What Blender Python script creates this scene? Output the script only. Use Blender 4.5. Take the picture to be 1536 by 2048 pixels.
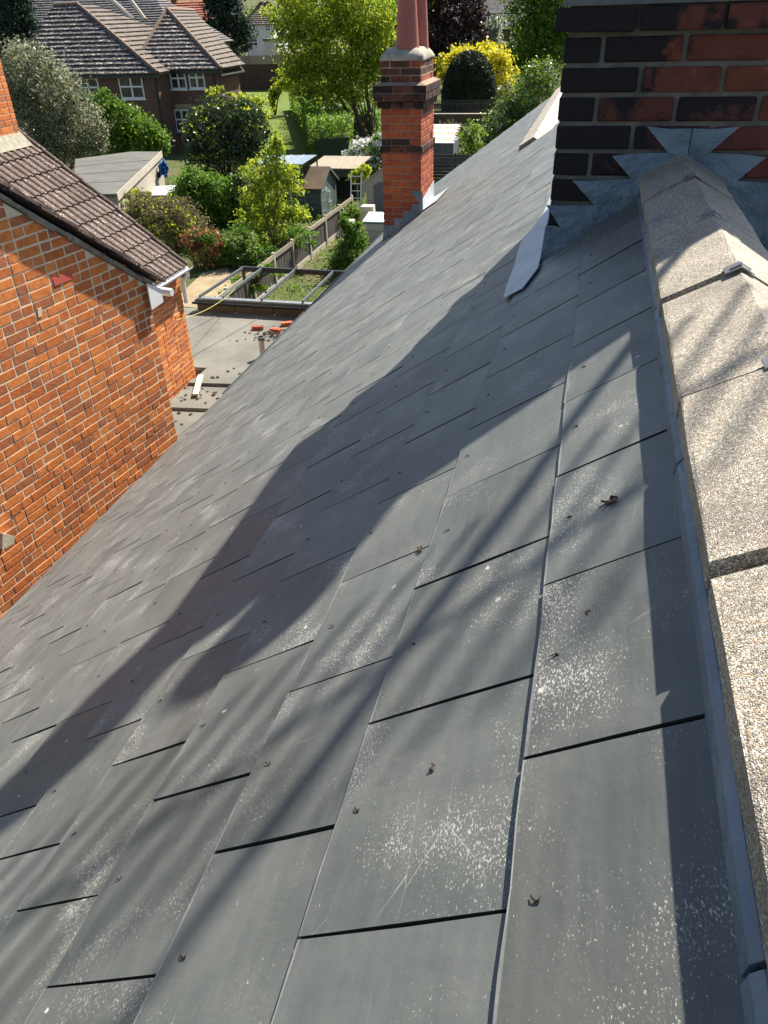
import bpy, math, random
import numpy as np
from mathutils import Vector, Matrix

random.seed(7)
RNG = np.random.default_rng(11)
for o in list(bpy.data.objects):
    bpy.data.objects.remove(o, do_unlink=True)
scene = bpy.context.scene
COL = scene.collection

# ------------------------------------------------------------------ camera
# frame: ridge of the slate roof runs along +Y, x = 0 close to the ridge, z = 0 at the ridge;
# garden ground lies at z = GROUND
PITCH, YAW, ROLL, FPX = 0.5854, -0.2628, -0.0325, 1508.46
CAM = np.array([-0.2155, 0.0, 0.5372])
GROUND = -7.4
_f = np.array([math.sin(YAW) * math.cos(PITCH), math.cos(YAW) * math.cos(PITCH), -math.sin(PITCH)])
_r = np.array([math.cos(YAW), -math.sin(YAW), 0.0])
_u = np.cross(_r, _f)
_c, _s = math.cos(ROLL), math.sin(ROLL)
_r, _u = _c * _r + _s * _u, -_s * _r + _c * _u
cam_data = bpy.data.cameras.new('camera')
cam_data.sensor_fit = 'HORIZONTAL'
cam_data.sensor_width = 36.0
cam_data.lens = FPX / 1536.0 * 36.0
cam_data.clip_start = 0.02
cam_data.clip_end = 3000.0
cam = bpy.data.objects.new('camera', cam_data)
COL.objects.link(cam)
cam.matrix_world = Matrix(((_r[0], _u[0], -_f[0], CAM[0]), (_r[1], _u[1], -_f[1], CAM[1]),
                           (_r[2], _u[2], -_f[2], CAM[2]), (0, 0, 0, 1)))
scene.camera = cam
scene.render.resolution_x, scene.render.resolution_y = 768, 1024

# ------------------------------------------------------------------ light
SUN_AZ, SUN_EL = math.radians(23.0), math.radians(49.0)     # azimuth from +Y towards +X
SUN = Vector((math.sin(SUN_AZ) * math.cos(SUN_EL), math.cos(SUN_AZ) * math.cos(SUN_EL), math.sin(SUN_EL)))
world = bpy.data.worlds.new('World')
scene.world = world
world.use_nodes = True
wn_ = world.node_tree
sky = wn_.nodes.new('ShaderNodeTexSky')
sky.sky_type = 'NISHITA'
sky.sun_disc = False
sky.sun_elevation = SUN_EL
sky.sun_rotation = SUN_AZ
sky.air_density = 1.0
sky.dust_density = 1.0
bg = wn_.nodes['Background']
bg.inputs['Strength'].default_value = 0.07
wn_.links.new(sky.outputs[0], bg.inputs['Color'])
sd = bpy.data.lights.new('sun', 'SUN')
sd.energy = 5.0
sd.angle = math.radians(0.7)
sd.color = (1.0, 0.925, 0.79)
sun = bpy.data.objects.new('sun', sd)
COL.objects.link(sun)
sun.rotation_euler = SUN.to_track_quat('Z', 'Y').to_euler()
sun.location = (20, 30, 40)
scene.view_settings.view_transform = 'Standard'
scene.view_settings.look = 'None'
scene.view_settings.gamma = 1.0
scene.view_settings.use_curve_mapping = False
scene.view_settings.exposure = 1.24
scene.render.engine = 'CYCLES'
scene.cycles.max_bounces = 4
scene.cycles.diffuse_bounces = 2
scene.cycles.glossy_bounces = 2
scene.cycles.transmission_bounces = 3


# ------------------------------------------------------------------ picture -> place
def ray(px, py):
    return _f + _r * (px - 768.0) / FPX + _u * (1024.0 - py) / FPX


def on_plane(px, py, n, p0):
    d = ray(px, py); n = np.asarray(n, float)
    return CAM + d * (((np.asarray(p0, float) - CAM) @ n) / (d @ n))


def at_z(px, py, z): return on_plane(px, py, (0, 0, 1), (0, 0, z))
def at_y(px, py, y): return on_plane(px, py, (0, 1, 0), (0, y, 0))
def at_x(px, py, x): return on_plane(px, py, (1, 0, 0), (x, 0, 0))


def px_per_m(p): return FPX / ((np.asarray(p, float) - CAM) @ _f)


def project(p):
    d = np.asarray(p, float) - CAM; z = d @ _f
    return 768 + FPX * (d @ _r) / z, 1024 - FPX * (d @ _u) / z, z


# ------------------------------------------------------------------ geometry helpers
class Geo:
    def __init__(self):
        self.v, self.f = [], []

    def add(self, verts, faces):
        n = len(self.v)
        self.v += [tuple(map(float, p)) for p in verts]
        self.f += [tuple(i + n for i in f) for f in faces]
        return self

    def box(self, lo, hi, M=None):
        x0, y0, z0 = lo; x1, y1, z1 = hi
        vs = [(x0, y0, z0), (x1, y0, z0), (x1, y1, z0), (x0, y1, z0), (x0, y0, z1), (x1, y0, z1), (x1, y1, z1), (x0, y1, z1)]
        if M is not None: vs = [tuple(M @ Vector(p)) for p in vs]
        return self.add(vs, [(0, 3, 2, 1), (4, 5, 6, 7), (0, 1, 5, 4), (1, 2, 6, 5), (2, 3, 7, 6), (3, 0, 4, 7)])

    def hexa(self, bottom, top):
        vs = list(bottom) + list(top)
        return self.add(vs, [(0, 3, 2, 1), (4, 5, 6, 7), (0, 1, 5, 4), (1, 2, 6, 5), (2, 3, 7, 6), (3, 0, 4, 7)])

    def slab(self, poly, off):
        """closed prism: polygon extruded by the vector off"""
        n = len(poly); a = [np.asarray(p, float) for p in poly]; b = [p + np.asarray(off, float) for p in a]
        fs = [tuple(range(n))[::-1], tuple(range(n, 2 * n))]
        fs += [(i, (i + 1) % n, n + (i + 1) % n, n + i) for i in range(n)]
        return self.add(a + b, fs)

    def tube(self, pts, r, seg=8, caps=True):
        pts = [Vector(p) for p in pts]
        rr = r if isinstance(r, (list, tuple)) else [r] * len(pts)
        rings = []
        for i, p in enumerate(pts):
            t = (pts[min(i + 1, len(pts) - 1)] - pts[max(i - 1, 0)]).normalized()
            a = t.orthogonal().normalized() if i == 0 else (a - t * a.dot(t)).normalized()
            b = t.cross(a)
            rings.append([p + (a * math.cos(2 * math.pi * k / seg) + b * math.sin(2 * math.pi * k / seg)) * rr[i] for k in range(seg)])
        vs = [v for ring in rings for v in ring]; fs = []
        for i in range(len(pts) - 1):
            for k in range(seg):
                fs.append((i * seg + k, i * seg + (k + 1) % seg, (i + 1) * seg + (k + 1) % seg, (i + 1) * seg + k))
        if caps:
            fs.append(tuple(range(seg))[::-1]); fs.append(tuple(range((len(pts) - 1) * seg, len(pts) * seg)))
        return self.add(vs, fs)

    def lathe(self, c, prof, seg=24):
        """prof: list of (radius, z)"""
        vs, fs = [], []
        for r, z in prof:
            vs += [(c[0] + r * math.cos(2 * math.pi * k / seg), c[1] + r * math.sin(2 * math.pi * k / seg), c[2] + z) for k in range(seg)]
        for i in range(len(prof) - 1):
            for k in range(seg):
                fs.append((i * seg + k, i * seg + (k + 1) % seg, (i + 1) * seg + (k + 1) % seg, (i + 1) * seg + k))
        return self.add(vs, fs)

    def mesh(self, name, mat=None, smooth=False):
        m = bpy.data.meshes.new(name)
        m.from_pydata(self.v, [], self.f)
        if mat: m.materials.append(mat)
        if smooth:
            m.polygons.foreach_set('use_smooth', [True] * len(m.polygons))
        m.update()
        return m

    def obj(self, name, mat, parent=None, smooth=False):
        return put(name, self.mesh(name, mat, smooth), parent)


def put(name, mesh, parent=None, mw=None):
    o = bpy.data.objects.new(name, mesh)
    COL.objects.link(o)
    if mw is not None: o.matrix_world = mw
    if parent is not None:
        o.parent = parent
        if parent.type == 'EMPTY':
            o.matrix_parent_inverse = Matrix.Translation(-Vector(parent.location))
    return o


def tag(o, label=None, cat=None, group=None, kind=None):
    if label: o['label'] = label
    if cat: o['category'] = cat
    if group: o['group'] = group
    if kind: o['kind'] = kind
    return o


def thing(name, label, cat, loc, group=None):
    o = bpy.data.objects.new(name, None)
    o.empty_display_size = 0.2
    COL.objects.link(o); o.location = tuple(map(float, loc))
    return tag(o, label, cat, group)


# ------------------------------------------------------------------ materials
class NT:
    def __init__(self, name):
        self.m = bpy.data.materials.new(name); self.m.use_nodes = True
        self.t = self.m.node_tree; self.t.nodes.clear()
        self.out = self.t.nodes.new('ShaderNodeOutputMaterial')

    def n(self, typ, ins=None, **props):
        x = self.t.nodes.new(typ)
        for k, v in props.items(): setattr(x, k, v)
        for k, v in (ins or {}).items():
            if isinstance(v, bpy.types.NodeSocket): self.t.links.new(v, x.inputs[k])
            else: x.inputs[k].default_value = v
        return x

    def math(self, op, a, b=0.0, clamp=False):
        x = self.n('ShaderNodeMath', operation=op, use_clamp=clamp)
        for i, v in enumerate((a, b)):
            if isinstance(v, bpy.types.NodeSocket): self.t.links.new(v, x.inputs[i])
            else: x.inputs[i].default_value = v
        return x.outputs[0]

    def mix(self, fac, a, b, mode='MIX'):
        x = self.n('ShaderNodeMix', data_type='RGBA', blend_type=mode)
        for i, v in ((0, fac), (6, a), (7, b)):
            if isinstance(v, bpy.types.NodeSocket): self.t.links.new(v, x.inputs[i])
            elif i == 0: x.inputs[0].default_value = v
            else: x.inputs[i].default_value = (*v, 1) if len(v) == 3 else v
        return x.outputs[2]

    def ramp(self, fac, lo, hi):
        x = self.n('ShaderNodeMapRange', {0: fac, 1: lo, 2: hi, 3: 0.0, 4: 1.0}); x.clamp = True
        return x.outputs[0]

    def pos(self, rand=True, scale=(1, 1, 1), rot=(0, 0, 0)):
        g = self.n('ShaderNodeNewGeometry'); v = g.outputs['Position']
        if rand:
            r = self.rand()
            v = self.n('ShaderNodeVectorMath', {0: v, 1: self.n('ShaderNodeVectorMath', {0: r, 1: (37.0, 19.0, 53.0)}, operation='MULTIPLY').outputs[0]}, operation='ADD').outputs[0]
        if scale != (1, 1, 1) or rot != (0, 0, 0):
            v = self.n('ShaderNodeMapping', {'Vector': v, 'Scale': scale, 'Rotation': rot}).outputs[0]
        return v

    def rand(self):
        if not hasattr(self, '_rand'):
            a = self.n('ShaderNodeObjectInfo').outputs['Random']; b = self.n('ShaderNodeNewGeometry').outputs['Random Per Island']
            self._rand = self.math('FRACT', self.math('ADD', a, b))
        return self._rand

    def noise(self, vec, scale, detail=3.0, rough=0.55):
        return self.n('ShaderNodeTexNoise', {'Vector': vec, 'Scale': scale, 'Detail': detail, 'Roughness': rough}).outputs['Fac']

    def bump(self, h, strength, dist=0.01):
        return self.n('ShaderNodeBump', {'Height': h, 'Strength': strength, 'Distance': dist}).outputs[0]

    def finish(self, color, rough=0.7, normal=None, metallic=0.0, spec=0.5, trans=None):
        p = self.n('ShaderNodeBsdfPrincipled')
        for k, v in (('Base Color', color), ('Roughness', rough), ('Metallic', metallic), ('Specular IOR Level', spec), ('Normal', normal)):
            if v is None: continue
            if isinstance(v, bpy.types.NodeSocket): self.t.links.new(v, p.inputs[k])
            else: p.inputs[k].default_value = (*v, 1) if isinstance(v, tuple) and len(v) == 3 else v
        sh = p.outputs[0]
        if trans:
            tr = self.n('ShaderNodeBsdfTranslucent')
            if isinstance(trans[0], bpy.types.NodeSocket): self.t.links.new(trans[0], tr.inputs[0])
            mx = self.n('ShaderNodeMixShader', {0: trans[1], 1: sh, 2: tr.outputs[0]}); sh = mx.outputs[0]
        self.t.links.new(sh, self.out.inputs['Surface'])
        return self.m


def plain(name, c1, c2=None, scale=6.0, rough=0.7, bump=0.15, bscale=60.0, metallic=0.0, spec=0.5, rand=0.25, dist=0.004):
    """two-tone weathered surface with fine relief"""
    t = NT(name); v = t.pos()
    c2 = c2 or tuple(x * 0.7 for x in c1)
    col = t.mix(t.ramp(t.noise(v, scale, 5.0), 0.3, 0.7), c1, c2)
    if rand:
        k = t.math('ADD', t.math('MULTIPLY', t.rand(), rand), 1.0 - rand / 2)
        col = t.mix(1.0, col, t.n('ShaderNodeCombineColor', {0: k, 1: k, 2: k}).outputs[0], 'MULTIPLY')
    return t.finish(col, rough, t.bump(t.noise(v, bscale, 4.0), bump, dist), metallic, spec)


def mat_slate():
    t = NT('slate_grey'); v = t.pos(); r = t.rand()
    col = t.mix(t.ramp(t.noise(v, 3.0, 4.0), 0.3, 0.7), (0.056, 0.066, 0.065), (0.092, 0.099, 0.094))
    k = t.math('ADD', t.math('MULTIPLY', r, 0.5), 0.75)
    col = t.mix(1.0, col, t.n('ShaderNodeCombineColor', {0: k, 1: k, 2: k}).outputs[0], 'MULTIPLY')
    warm = t.ramp(t.noise(v, 1.7, 2.0), 0.55, 0.75)
    col = t.mix(t.math('MULTIPLY', warm, 0.55), col, (0.112, 0.106, 0.090))
    # soft chalky bloom, wiped and rained into patches
    bl = t.ramp(t.noise(t.pos(True, (1.0, 0.6, 1.0), (0, 0, 0.7)), 4.5, 4.0, 0.62), 0.46, 0.78)
    col = t.mix(t.math('MULTIPLY', bl, 0.34), col, (0.23, 0.235, 0.22))
    dk = t.ramp(t.noise(t.pos(True, (0.6, 1.6, 0.6)), 8.0, 3.0, 0.6), 0.52, 0.75)
    col = t.mix(t.math('MULTIPLY', dk, 0.45), col, (0.052, 0.058, 0.058))
    # thin scratches
    wv = t.n('ShaderNodeTexVoronoi', {'Vector': t.pos(True, (9.0, 2.2, 9.0), (0, 0, 0.9)), 'Scale': 1.6}, feature='DISTANCE_TO_EDGE')
    scr = t.math('MULTIPLY', t.ramp(wv.outputs['Distance'], 0.006, 0.0), t.ramp(t.noise(v, 5.0, 3.0), 0.56, 0.66))
    col = t.mix(t.math('MULTIPLY', scr, 0.5), col, (0.42, 0.42, 0.40))
    # drawn-out surface streaks of the pressed sheet
    st = t.noise(t.pos(True, (60.0, 5.0, 60.0), (0, 0, 0.5)), 1.0, 3.0)
    col = t.mix(t.math('MULTIPLY', t.ramp(st, 0.4, 0.75), 0.16), col, (0.18, 0.18, 0.175))
    # chalky lichen flecks in drifts
    drift = t.ramp(t.noise(v, 6.0, 4.0), 0.42, 0.70)
    fl = t.noise(t.pos(True, (1.0, 0.55, 1.0), (0, 0, 0.6)), 440.0, 4.0, 0.72)
    fleck = t.ramp(t.math('ADD', fl, t.math('MULTIPLY', drift, 0.175)), 0.68, 0.76)
    sp = t.n('ShaderNodeTexVoronoi', {'Vector': v, 'Scale': 34.0})
    pick = t.ramp(t.n('ShaderNodeSeparateColor', {0: sp.outputs['Color']}).outputs[0], 0.965, 0.98)
    spot = t.math('MULTIPLY', t.ramp(t.math('ADD', sp.outputs['Distance'], t.math('MULTIPLY', t.noise(v, 160.0, 3.0), 0.55)), 0.46, 0.36), pick)
    white = t.math('MAXIMUM', t.math('MULTIPLY', fleck, 0.62), t.math('MULTIPLY', spot, 0.7))
    col = t.mix(white, col, (0.62, 0.61, 0.57))
    dirt = t.ramp(t.noise(v, 15.0, 5.0), 0.66, 0.78)
    col = t.mix(t.math('MULTIPLY', dirt, 0.45), col, (0.05, 0.05, 0.045))
    h = t.math('ADD', t.noise(v, 45.0, 4.0), t.math('MULTIPLY', fleck, 0.8))
    ro = t.math('ADD', t.math('MULTIPLY', t.noise(v, 9.0, 3.0), 0.25), 0.40)
    m = t.finish(col, ro, t.bump(h, 0.35, 0.003), spec=0.55)
    for n_ in t.t.nodes:
        if n_.type == 'BSDF_PRINCIPLED':
            n_.inputs['Sheen Weight'].default_value = 0.09; n_.inputs['Sheen Roughness'].default_value = 0.45
    return m


def mat_aggregate():
    t = NT('ridge_concrete'); v = t.pos(True)
    g = t.n('ShaderNodeTexVoronoi', {'Vector': v, 'Scale': 560.0, 'Randomness': 1.0})
    gs = t.n('ShaderNodeSeparateColor', {0: g.outputs['Color']})
    c = t.mix(t.ramp(gs.outputs[0], 0.15, 0.85), (0.15, 0.128, 0.102), (0.47, 0.415, 0.325))
    c = t.mix(t.ramp(gs.outputs[1], 0.86, 0.9), c, (0.72, 0.69, 0.62))
    c = t.mix(t.ramp(gs.outputs[2], 0.93, 0.95), c, (0.40, 0.24, 0.12))
    c = t.mix(t.math('MULTIPLY', t.ramp(t.noise(v, 6.0, 6.0, 0.62), 0.48, 0.76), 0.6), c, (0.085, 0.08, 0.075))
    blot = t.ramp(t.noise(v, 34.0, 3.0), 0.655, 0.73)
    c = t.mix(t.math('MULTIPLY', blot, 0.75), c, (0.06, 0.055, 0.05))
    h = t.math('ADD', t.math('MULTIPLY', t.ramp(g.outputs['Distance'], 0.6, 0.0), 1.0), t.math('MULTIPLY', t.noise(v, 60.0, 4.0), 0.8))
    return t.finish(c, 0.62, t.bump(h, 0.6, 0.003), spec=0.5)


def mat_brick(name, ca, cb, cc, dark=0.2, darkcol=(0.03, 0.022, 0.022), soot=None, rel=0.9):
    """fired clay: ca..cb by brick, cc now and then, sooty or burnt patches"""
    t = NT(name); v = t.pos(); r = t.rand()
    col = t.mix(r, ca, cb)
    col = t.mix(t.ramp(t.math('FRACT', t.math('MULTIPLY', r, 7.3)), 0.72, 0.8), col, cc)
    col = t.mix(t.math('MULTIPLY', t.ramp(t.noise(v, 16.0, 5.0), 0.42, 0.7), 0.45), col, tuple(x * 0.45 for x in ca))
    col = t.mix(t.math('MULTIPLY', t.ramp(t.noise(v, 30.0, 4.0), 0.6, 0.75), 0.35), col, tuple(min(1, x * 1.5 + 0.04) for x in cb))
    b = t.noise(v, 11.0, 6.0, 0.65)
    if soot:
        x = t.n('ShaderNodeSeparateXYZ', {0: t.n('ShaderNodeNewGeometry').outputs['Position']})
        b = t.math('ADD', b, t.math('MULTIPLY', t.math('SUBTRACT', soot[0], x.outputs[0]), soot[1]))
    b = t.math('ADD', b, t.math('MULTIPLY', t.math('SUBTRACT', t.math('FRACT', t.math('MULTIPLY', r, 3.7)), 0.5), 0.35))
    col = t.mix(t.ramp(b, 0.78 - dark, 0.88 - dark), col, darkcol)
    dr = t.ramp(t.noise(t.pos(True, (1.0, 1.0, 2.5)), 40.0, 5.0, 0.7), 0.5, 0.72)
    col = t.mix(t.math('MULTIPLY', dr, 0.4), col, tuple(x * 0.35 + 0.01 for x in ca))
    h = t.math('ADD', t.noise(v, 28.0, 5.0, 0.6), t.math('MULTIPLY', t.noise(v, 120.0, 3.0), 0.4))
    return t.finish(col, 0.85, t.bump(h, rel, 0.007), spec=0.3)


def mat_tile():
    t = NT('brown_concrete_tile'); v = t.pos()
    col = t.mix(t.rand(), (0.070, 0.046, 0.042), (0.115, 0.080, 0.070))
    col = t.mix(t.math('MULTIPLY', t.ramp(t.noise(v, 14.0, 5.0), 0.45, 0.7), 0.5), col, (0.20, 0.16, 0.13))
    li = t.ramp(t.math('ADD', t.noise(v, 42.0, 4.0, 0.6), t.math('MULTIPLY', t.ramp(t.noise(v, 4.0, 2.0), 0.4, 0.7), 0.10)), 0.655, 0.70)
    col = t.mix(t.math('MULTIPLY', li, 0.9), col, (0.62, 0.59, 0.54))
    col = t.mix(t.math('MULTIPLY', t.ramp(t.noise(v, 9.0, 3.0), 0.66, 0.72), 0.6), col, (0.16, 0.085, 0.04))
    return t.finish(col, 0.85, t.bump(t.noise(v, 60.0, 5.0), 0.5, 0.006), spec=0.3)


def mat_fartile(name, c1, c2, lichen):
    t = NT(name); v = t.pos(False)
    col = t.mix(t.rand(), c1, c2)
    col = t.mix(t.math('MULTIPLY', t.ramp(t.noise(v, 3.2, 4.0), 0.4, 0.7), 0.35), col, tuple(x * 1.9 for x in c2))
    li = t.ramp(t.noise(t.pos(False, (1, 1, 2.2)), 5.2, 4.0, 0.7), 0.66 - lichen, 0.72 - lichen)
    col = t.mix(t.math('MULTIPLY', li, 0.85), col, (0.62, 0.60, 0.55))
    return t.finish(col, 0.85, t.bump(t.noise(v, 8.0, 3.0), 0.3, 0.03), spec=0.25)


def mat_farbrick(name, c1, c2, mortar):
    t = NT(name); g = t.n('ShaderNodeNewGeometry')
    x = t.n('ShaderNodeSeparateXYZ', {0: g.outputs['Position']})
    u = t.math('ADD', x.outputs[0], x.outputs[1])
    vec = t.n('ShaderNodeCombineXYZ', {0: u, 1: x.outputs[2], 2: 0.0}).outputs[0]
    b = t.n('ShaderNodeTexBrick', {'Vector': vec, 'Color1': (*c1, 1), 'Color2': (*c2, 1), 'Mortar': (*mortar, 1), 'Scale': 1.0,
                                   'Mortar Size': 0.012, 'Brick Width': 0.235, 'Row Height': 0.08, 'Bias': 0.0})
    col = t.mix(t.math('MULTIPLY', t.noise(g.outputs['Position'], 1.2, 4.0), 0.4), b.outputs[0], tuple(k * 0.6 for k in c1))
    return t.finish(col, 0.9, t.bump(b.outputs['Fac'], -0.4, 0.01), spec=0.25)


def mat_leaf(name, c1, c2, trans=0.45, rough=0.45, tcol=None, spec=0.4):
    t = NT(name); r = t.n('ShaderNodeNewGeometry').outputs['Random Per Island']
    col = t.mix(r, c1, c2)
    v = t.n('ShaderNodeNewGeometry').outputs['Position']
    col = t.mix(t.math('MULTIPLY', t.ramp(t.noise(v, 0.9, 2.0), 0.35, 0.65), 0.35), col, tuple(x * 0.55 for x in c1))
    tc = t.mix(0.5, col, tcol or tuple(min(1, x * 1.6) for x in c2))
    return t.finish(col, rough, None, spec=spec, trans=(tc, trans))


def mat_glass(name, col=(0.02, 0.025, 0.03)):
    t = NT(name); v = t.pos(False)
    c = t.mix(t.ramp(t.noise(v, 2.5, 2.0), 0.4, 0.6), col, tuple(x * 3 for x in col))
    return t.finish(c, 0.06, None, spec=0.7)


def mat_ground():
    t = NT('garden_ground'); v = t.pos(False)
    col = t.mix(t.ramp(t.noise(v, 0.35, 5.0), 0.4, 0.6), (0.055, 0.085, 0.022), (0.13, 0.11, 0.06))
    col = t.mix(t.math('MULTIPLY', t.ramp(t.noise(v, 4.0, 5.0), 0.4, 0.7), 0.5), col, (0.045, 0.06, 0.018))
    return t.finish(col, 0.95, t.bump(t.noise(v, 9.0, 6.0), 0.8, 0.06), spec=0.15)


def mat_felt():
    t = NT('grey_roofing_felt'); v = t.pos(False)
    col = t.mix(t.ramp(t.noise(v, 1.3, 5.0), 0.35, 0.65), (0.115, 0.115, 0.105), (0.175, 0.168, 0.148))
    col = t.mix(t.math('MULTIPLY', t.ramp(t.noise(v, 5.0, 5.0), 0.55, 0.72), 0.6), col, (0.09, 0.08, 0.065))
    col = t.mix(t.math('MULTIPLY', t.ramp(t.noise(v, 140.0, 2.0), 0.55, 0.65), 0.3), col, (0.38, 0.37, 0.33))
    return t.finish(col, 0.9, t.bump(t.noise(v, 130.0, 3.0), 0.4, 0.004), spec=0.3)


def mat_wood(name, c1, c2, axis=2, rough=0.8):
    t = NT(name); s = [14.0, 14.0, 14.0]; s[axis] = 0.9
    v = t.pos(True, tuple(s))
    col = t.mix(t.ramp(t.noise(v, 1.0, 5.0), 0.35, 0.65), c1, c2)
    k = t.math('ADD', t.math('MULTIPLY', t.rand(), 0.35), 0.82)
    col = t.mix(1.0, col, t.n('ShaderNodeCombineColor', {0: k, 1: k, 2: k}).outputs[0], 'MULTIPLY')
    return t.finish(col, rough, t.bump(t.noise(v, 2.0, 4.0), 0.3, 0.006), spec=0.25)


M = {}
M['slate'] = mat_slate()
M['slate_edge'] = plain('chalky_slate_edge', (0.21, 0.215, 0.215), (0.13, 0.135, 0.135), 25.0, 0.9, 0.3, 90.0)
M['ridge'] = mat_aggregate()
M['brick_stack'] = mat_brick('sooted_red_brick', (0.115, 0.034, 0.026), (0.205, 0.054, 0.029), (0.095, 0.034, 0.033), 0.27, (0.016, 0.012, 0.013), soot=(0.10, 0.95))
M['brick_wall'] = mat_brick('orange_red_brick', (0.52, 0.150, 0.042), (0.74, 0.255, 0.072), (0.42, 0.150, 0.068), 0.02, (0.28, 0.120, 0.068), rel=0.35)
M['brick_small'] = mat_brick('red_chimney_brick', (0.34, 0.075, 0.034), (0.50, 0.130, 0.048), (0.30, 0.07, 0.04), 0.06, (0.08, 0.035, 0.028), rel=0.6)
M['mortar_warm'] = plain('weathered_chimney_mortar', (0.36, 0.28, 0.20), (0.22, 0.16, 0.12), 9.0, 0.95, 0.5, 60.0, spec=0.2)
M['brick_dark'] = mat_brick('blackened_brick', (0.05, 0.028, 0.024), (0.12, 0.05, 0.036), (0.16, 0.05, 0.03), 0.25, (0.018, 0.014, 0.014))
M['mortar'] = plain('lime_mortar', (0.80, 0.69, 0.50), (0.62, 0.53, 0.39), 9.0, 0.95, 0.5, 90.0, spec=0.2)
M['mortar_grey'] = plain('grey_mortar', (0.20, 0.182, 0.155), (0.10, 0.09, 0.078), 14.0, 0.95, 0.9, 120.0, spec=0.2)
M['flaunching'] = plain('cement_flaunching', (0.46, 0.43, 0.34), (0.26, 0.25, 0.21), 12.0, 0.95, 0.7, 40.0, spec=0.2, dist=0.01)
M['lead'] = plain('lead_sheet', (0.10, 0.14, 0.19), (0.20, 0.25, 0.31), 8.0, 0.5, 0.9, 16.0, dist=0.016, metallic=0.35, spec=0.5)
M['lead_pale'] = plain('weathered_pale_lead', (0.34, 0.38, 0.42), (0.48, 0.50, 0.52), 8.0, 0.5, 0.25, 30.0, metallic=0.2)
M['terracotta'] = plain('terracotta_pot', (0.34, 0.105, 0.075), (0.26, 0.085, 0.07), 5.0, 0.6, 0.1, 40.0)
M['tile'] = mat_tile()
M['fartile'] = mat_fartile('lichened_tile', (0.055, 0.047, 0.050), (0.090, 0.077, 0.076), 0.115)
M['fartile_sun'] = mat_fartile('sunlit_brown_tile', (0.095, 0.080, 0.070), (0.15, 0.128, 0.112), 0.03)  # paler tile copy with sunlight put into its colour; also a brown roof
M['fartile_grey'] = mat_fartile('plain_grey_tile', (0.11, 0.105, 0.115), (0.16, 0.15, 0.155), -0.05)
M['redtile'] = mat_fartile('red_tile', (0.25, 0.085, 0.05), (0.36, 0.14, 0.09), -0.08)
M['hip_tile'] = plain('hip_tile', (0.15, 0.10, 0.075), (0.23, 0.16, 0.12), 3.0, 0.9, 0.3, 20.0)
M['house_brick'] = mat_farbrick('estate_brick', (0.165, 0.072, 0.050), (0.105, 0.050, 0.038), (0.20, 0.155, 0.125))
M['pink_brick'] = plain('painted_pink_brick', (0.55, 0.10, 0.07), (0.42, 0.075, 0.055), 12.0, 0.8, 0.4, 60.0)
M['buff'] = plain('buff_stone', (0.36, 0.27, 0.18), (0.28, 0.20, 0.13), 5.0, 0.9, 0.2)
M['render_white'] = plain('white_render', (0.72, 0.71, 0.68), (0.60, 0.59, 0.56), 2.0, 0.9, 0.1)
M['upvc'] = plain('white_upvc', (0.78, 0.79, 0.80), (0.70, 0.71, 0.72), 4.0, 0.35, 0.02, rand=0.05)
M['glass'] = mat_glass('dark_window_glass')
M['black_plastic'] = plain('black_plastic', (0.014, 0.015, 0.017), (0.03, 0.031, 0.033), 8.0, 0.4, 0.05)
M['grey_metal'] = plain('anthracite_metal', (0.10, 0.115, 0.125), (0.14, 0.155, 0.16), 8.0, 0.35, 0.05, metallic=0.3)
M['alu'] = plain('dull_aluminium', (0.62, 0.62, 0.60), (0.5, 0.5, 0.48), 8.0, 0.35, 0.05, metallic=0.7)
M['steel'] = plain('galvanised_steel', (0.42, 0.43, 0.44), (0.3, 0.31, 0.32), 12.0, 0.4, 0.1, metallic=0.8)
M['copper'] = plain('darkened_copper', (0.022, 0.018, 0.015), (0.06, 0.04, 0.03), 60.0, 0.5, 0.2, metallic=0.5)
M['white_gutter'] = plain('white_painted_iron', (0.70, 0.72, 0.74), (0.58, 0.60, 0.62), 12.0, 0.5, 0.1)
M['felt'] = mat_felt()
M['joint_shade'] = plain('joint_shade', (0.018, 0.017, 0.016), (0.035, 0.033, 0.03), 40.0, 0.95, 0.2)  # near-black colour that paints the shade inside slate and ridge joints
M['verge_mortar'] = plain('weathered_verge_mortar', (0.34, 0.315, 0.27), (0.20, 0.185, 0.16), 22.0, 0.95, 0.9, 60.0, spec=0.2, dist=0.012)
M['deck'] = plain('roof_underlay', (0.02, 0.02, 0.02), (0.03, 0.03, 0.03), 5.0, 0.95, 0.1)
M['felt_dark'] = plain('dark_garage_felt', (0.085, 0.085, 0.078), (0.13, 0.128, 0.115), 1.2, 0.9, 0.4, 60.0)
M['ground'] = mat_ground()
M['lawn'] = plain('mown_lawn', (0.125, 0.165, 0.032), (0.075, 0.115, 0.022), 0.9, 0.95, 0.7, 25.0, spec=0.15, dist=0.03)
M['sand'] = plain('sandy_path', (0.40, 0.32, 0.20), (0.27, 0.21, 0.13), 2.0, 0.95, 0.6, 25.0, spec=0.15, dist=0.02)
M['soil'] = plain('dark_soil', (0.05, 0.034, 0.025), (0.09, 0.06, 0.045), 20.0, 0.95, 0.8, 80.0, spec=0.15, dist=0.01)
M['fence_wood'] = mat_wood('dark_weathered_board', (0.050, 0.045, 0.042), (0.095, 0.083, 0.074))
M['fence_light'] = mat_wood('pale_rail', (0.36, 0.30, 0.23), (0.25, 0.21, 0.16), 1)
M['concrete'] = plain('concrete_post', (0.42, 0.38, 0.31), (0.31, 0.28, 0.23), 8.0, 0.95, 0.4, 50.0)
M['shed_green'] = mat_wood('green_stained_board', (0.058, 0.082, 0.072), (0.085, 0.115, 0.10), 0)
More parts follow.
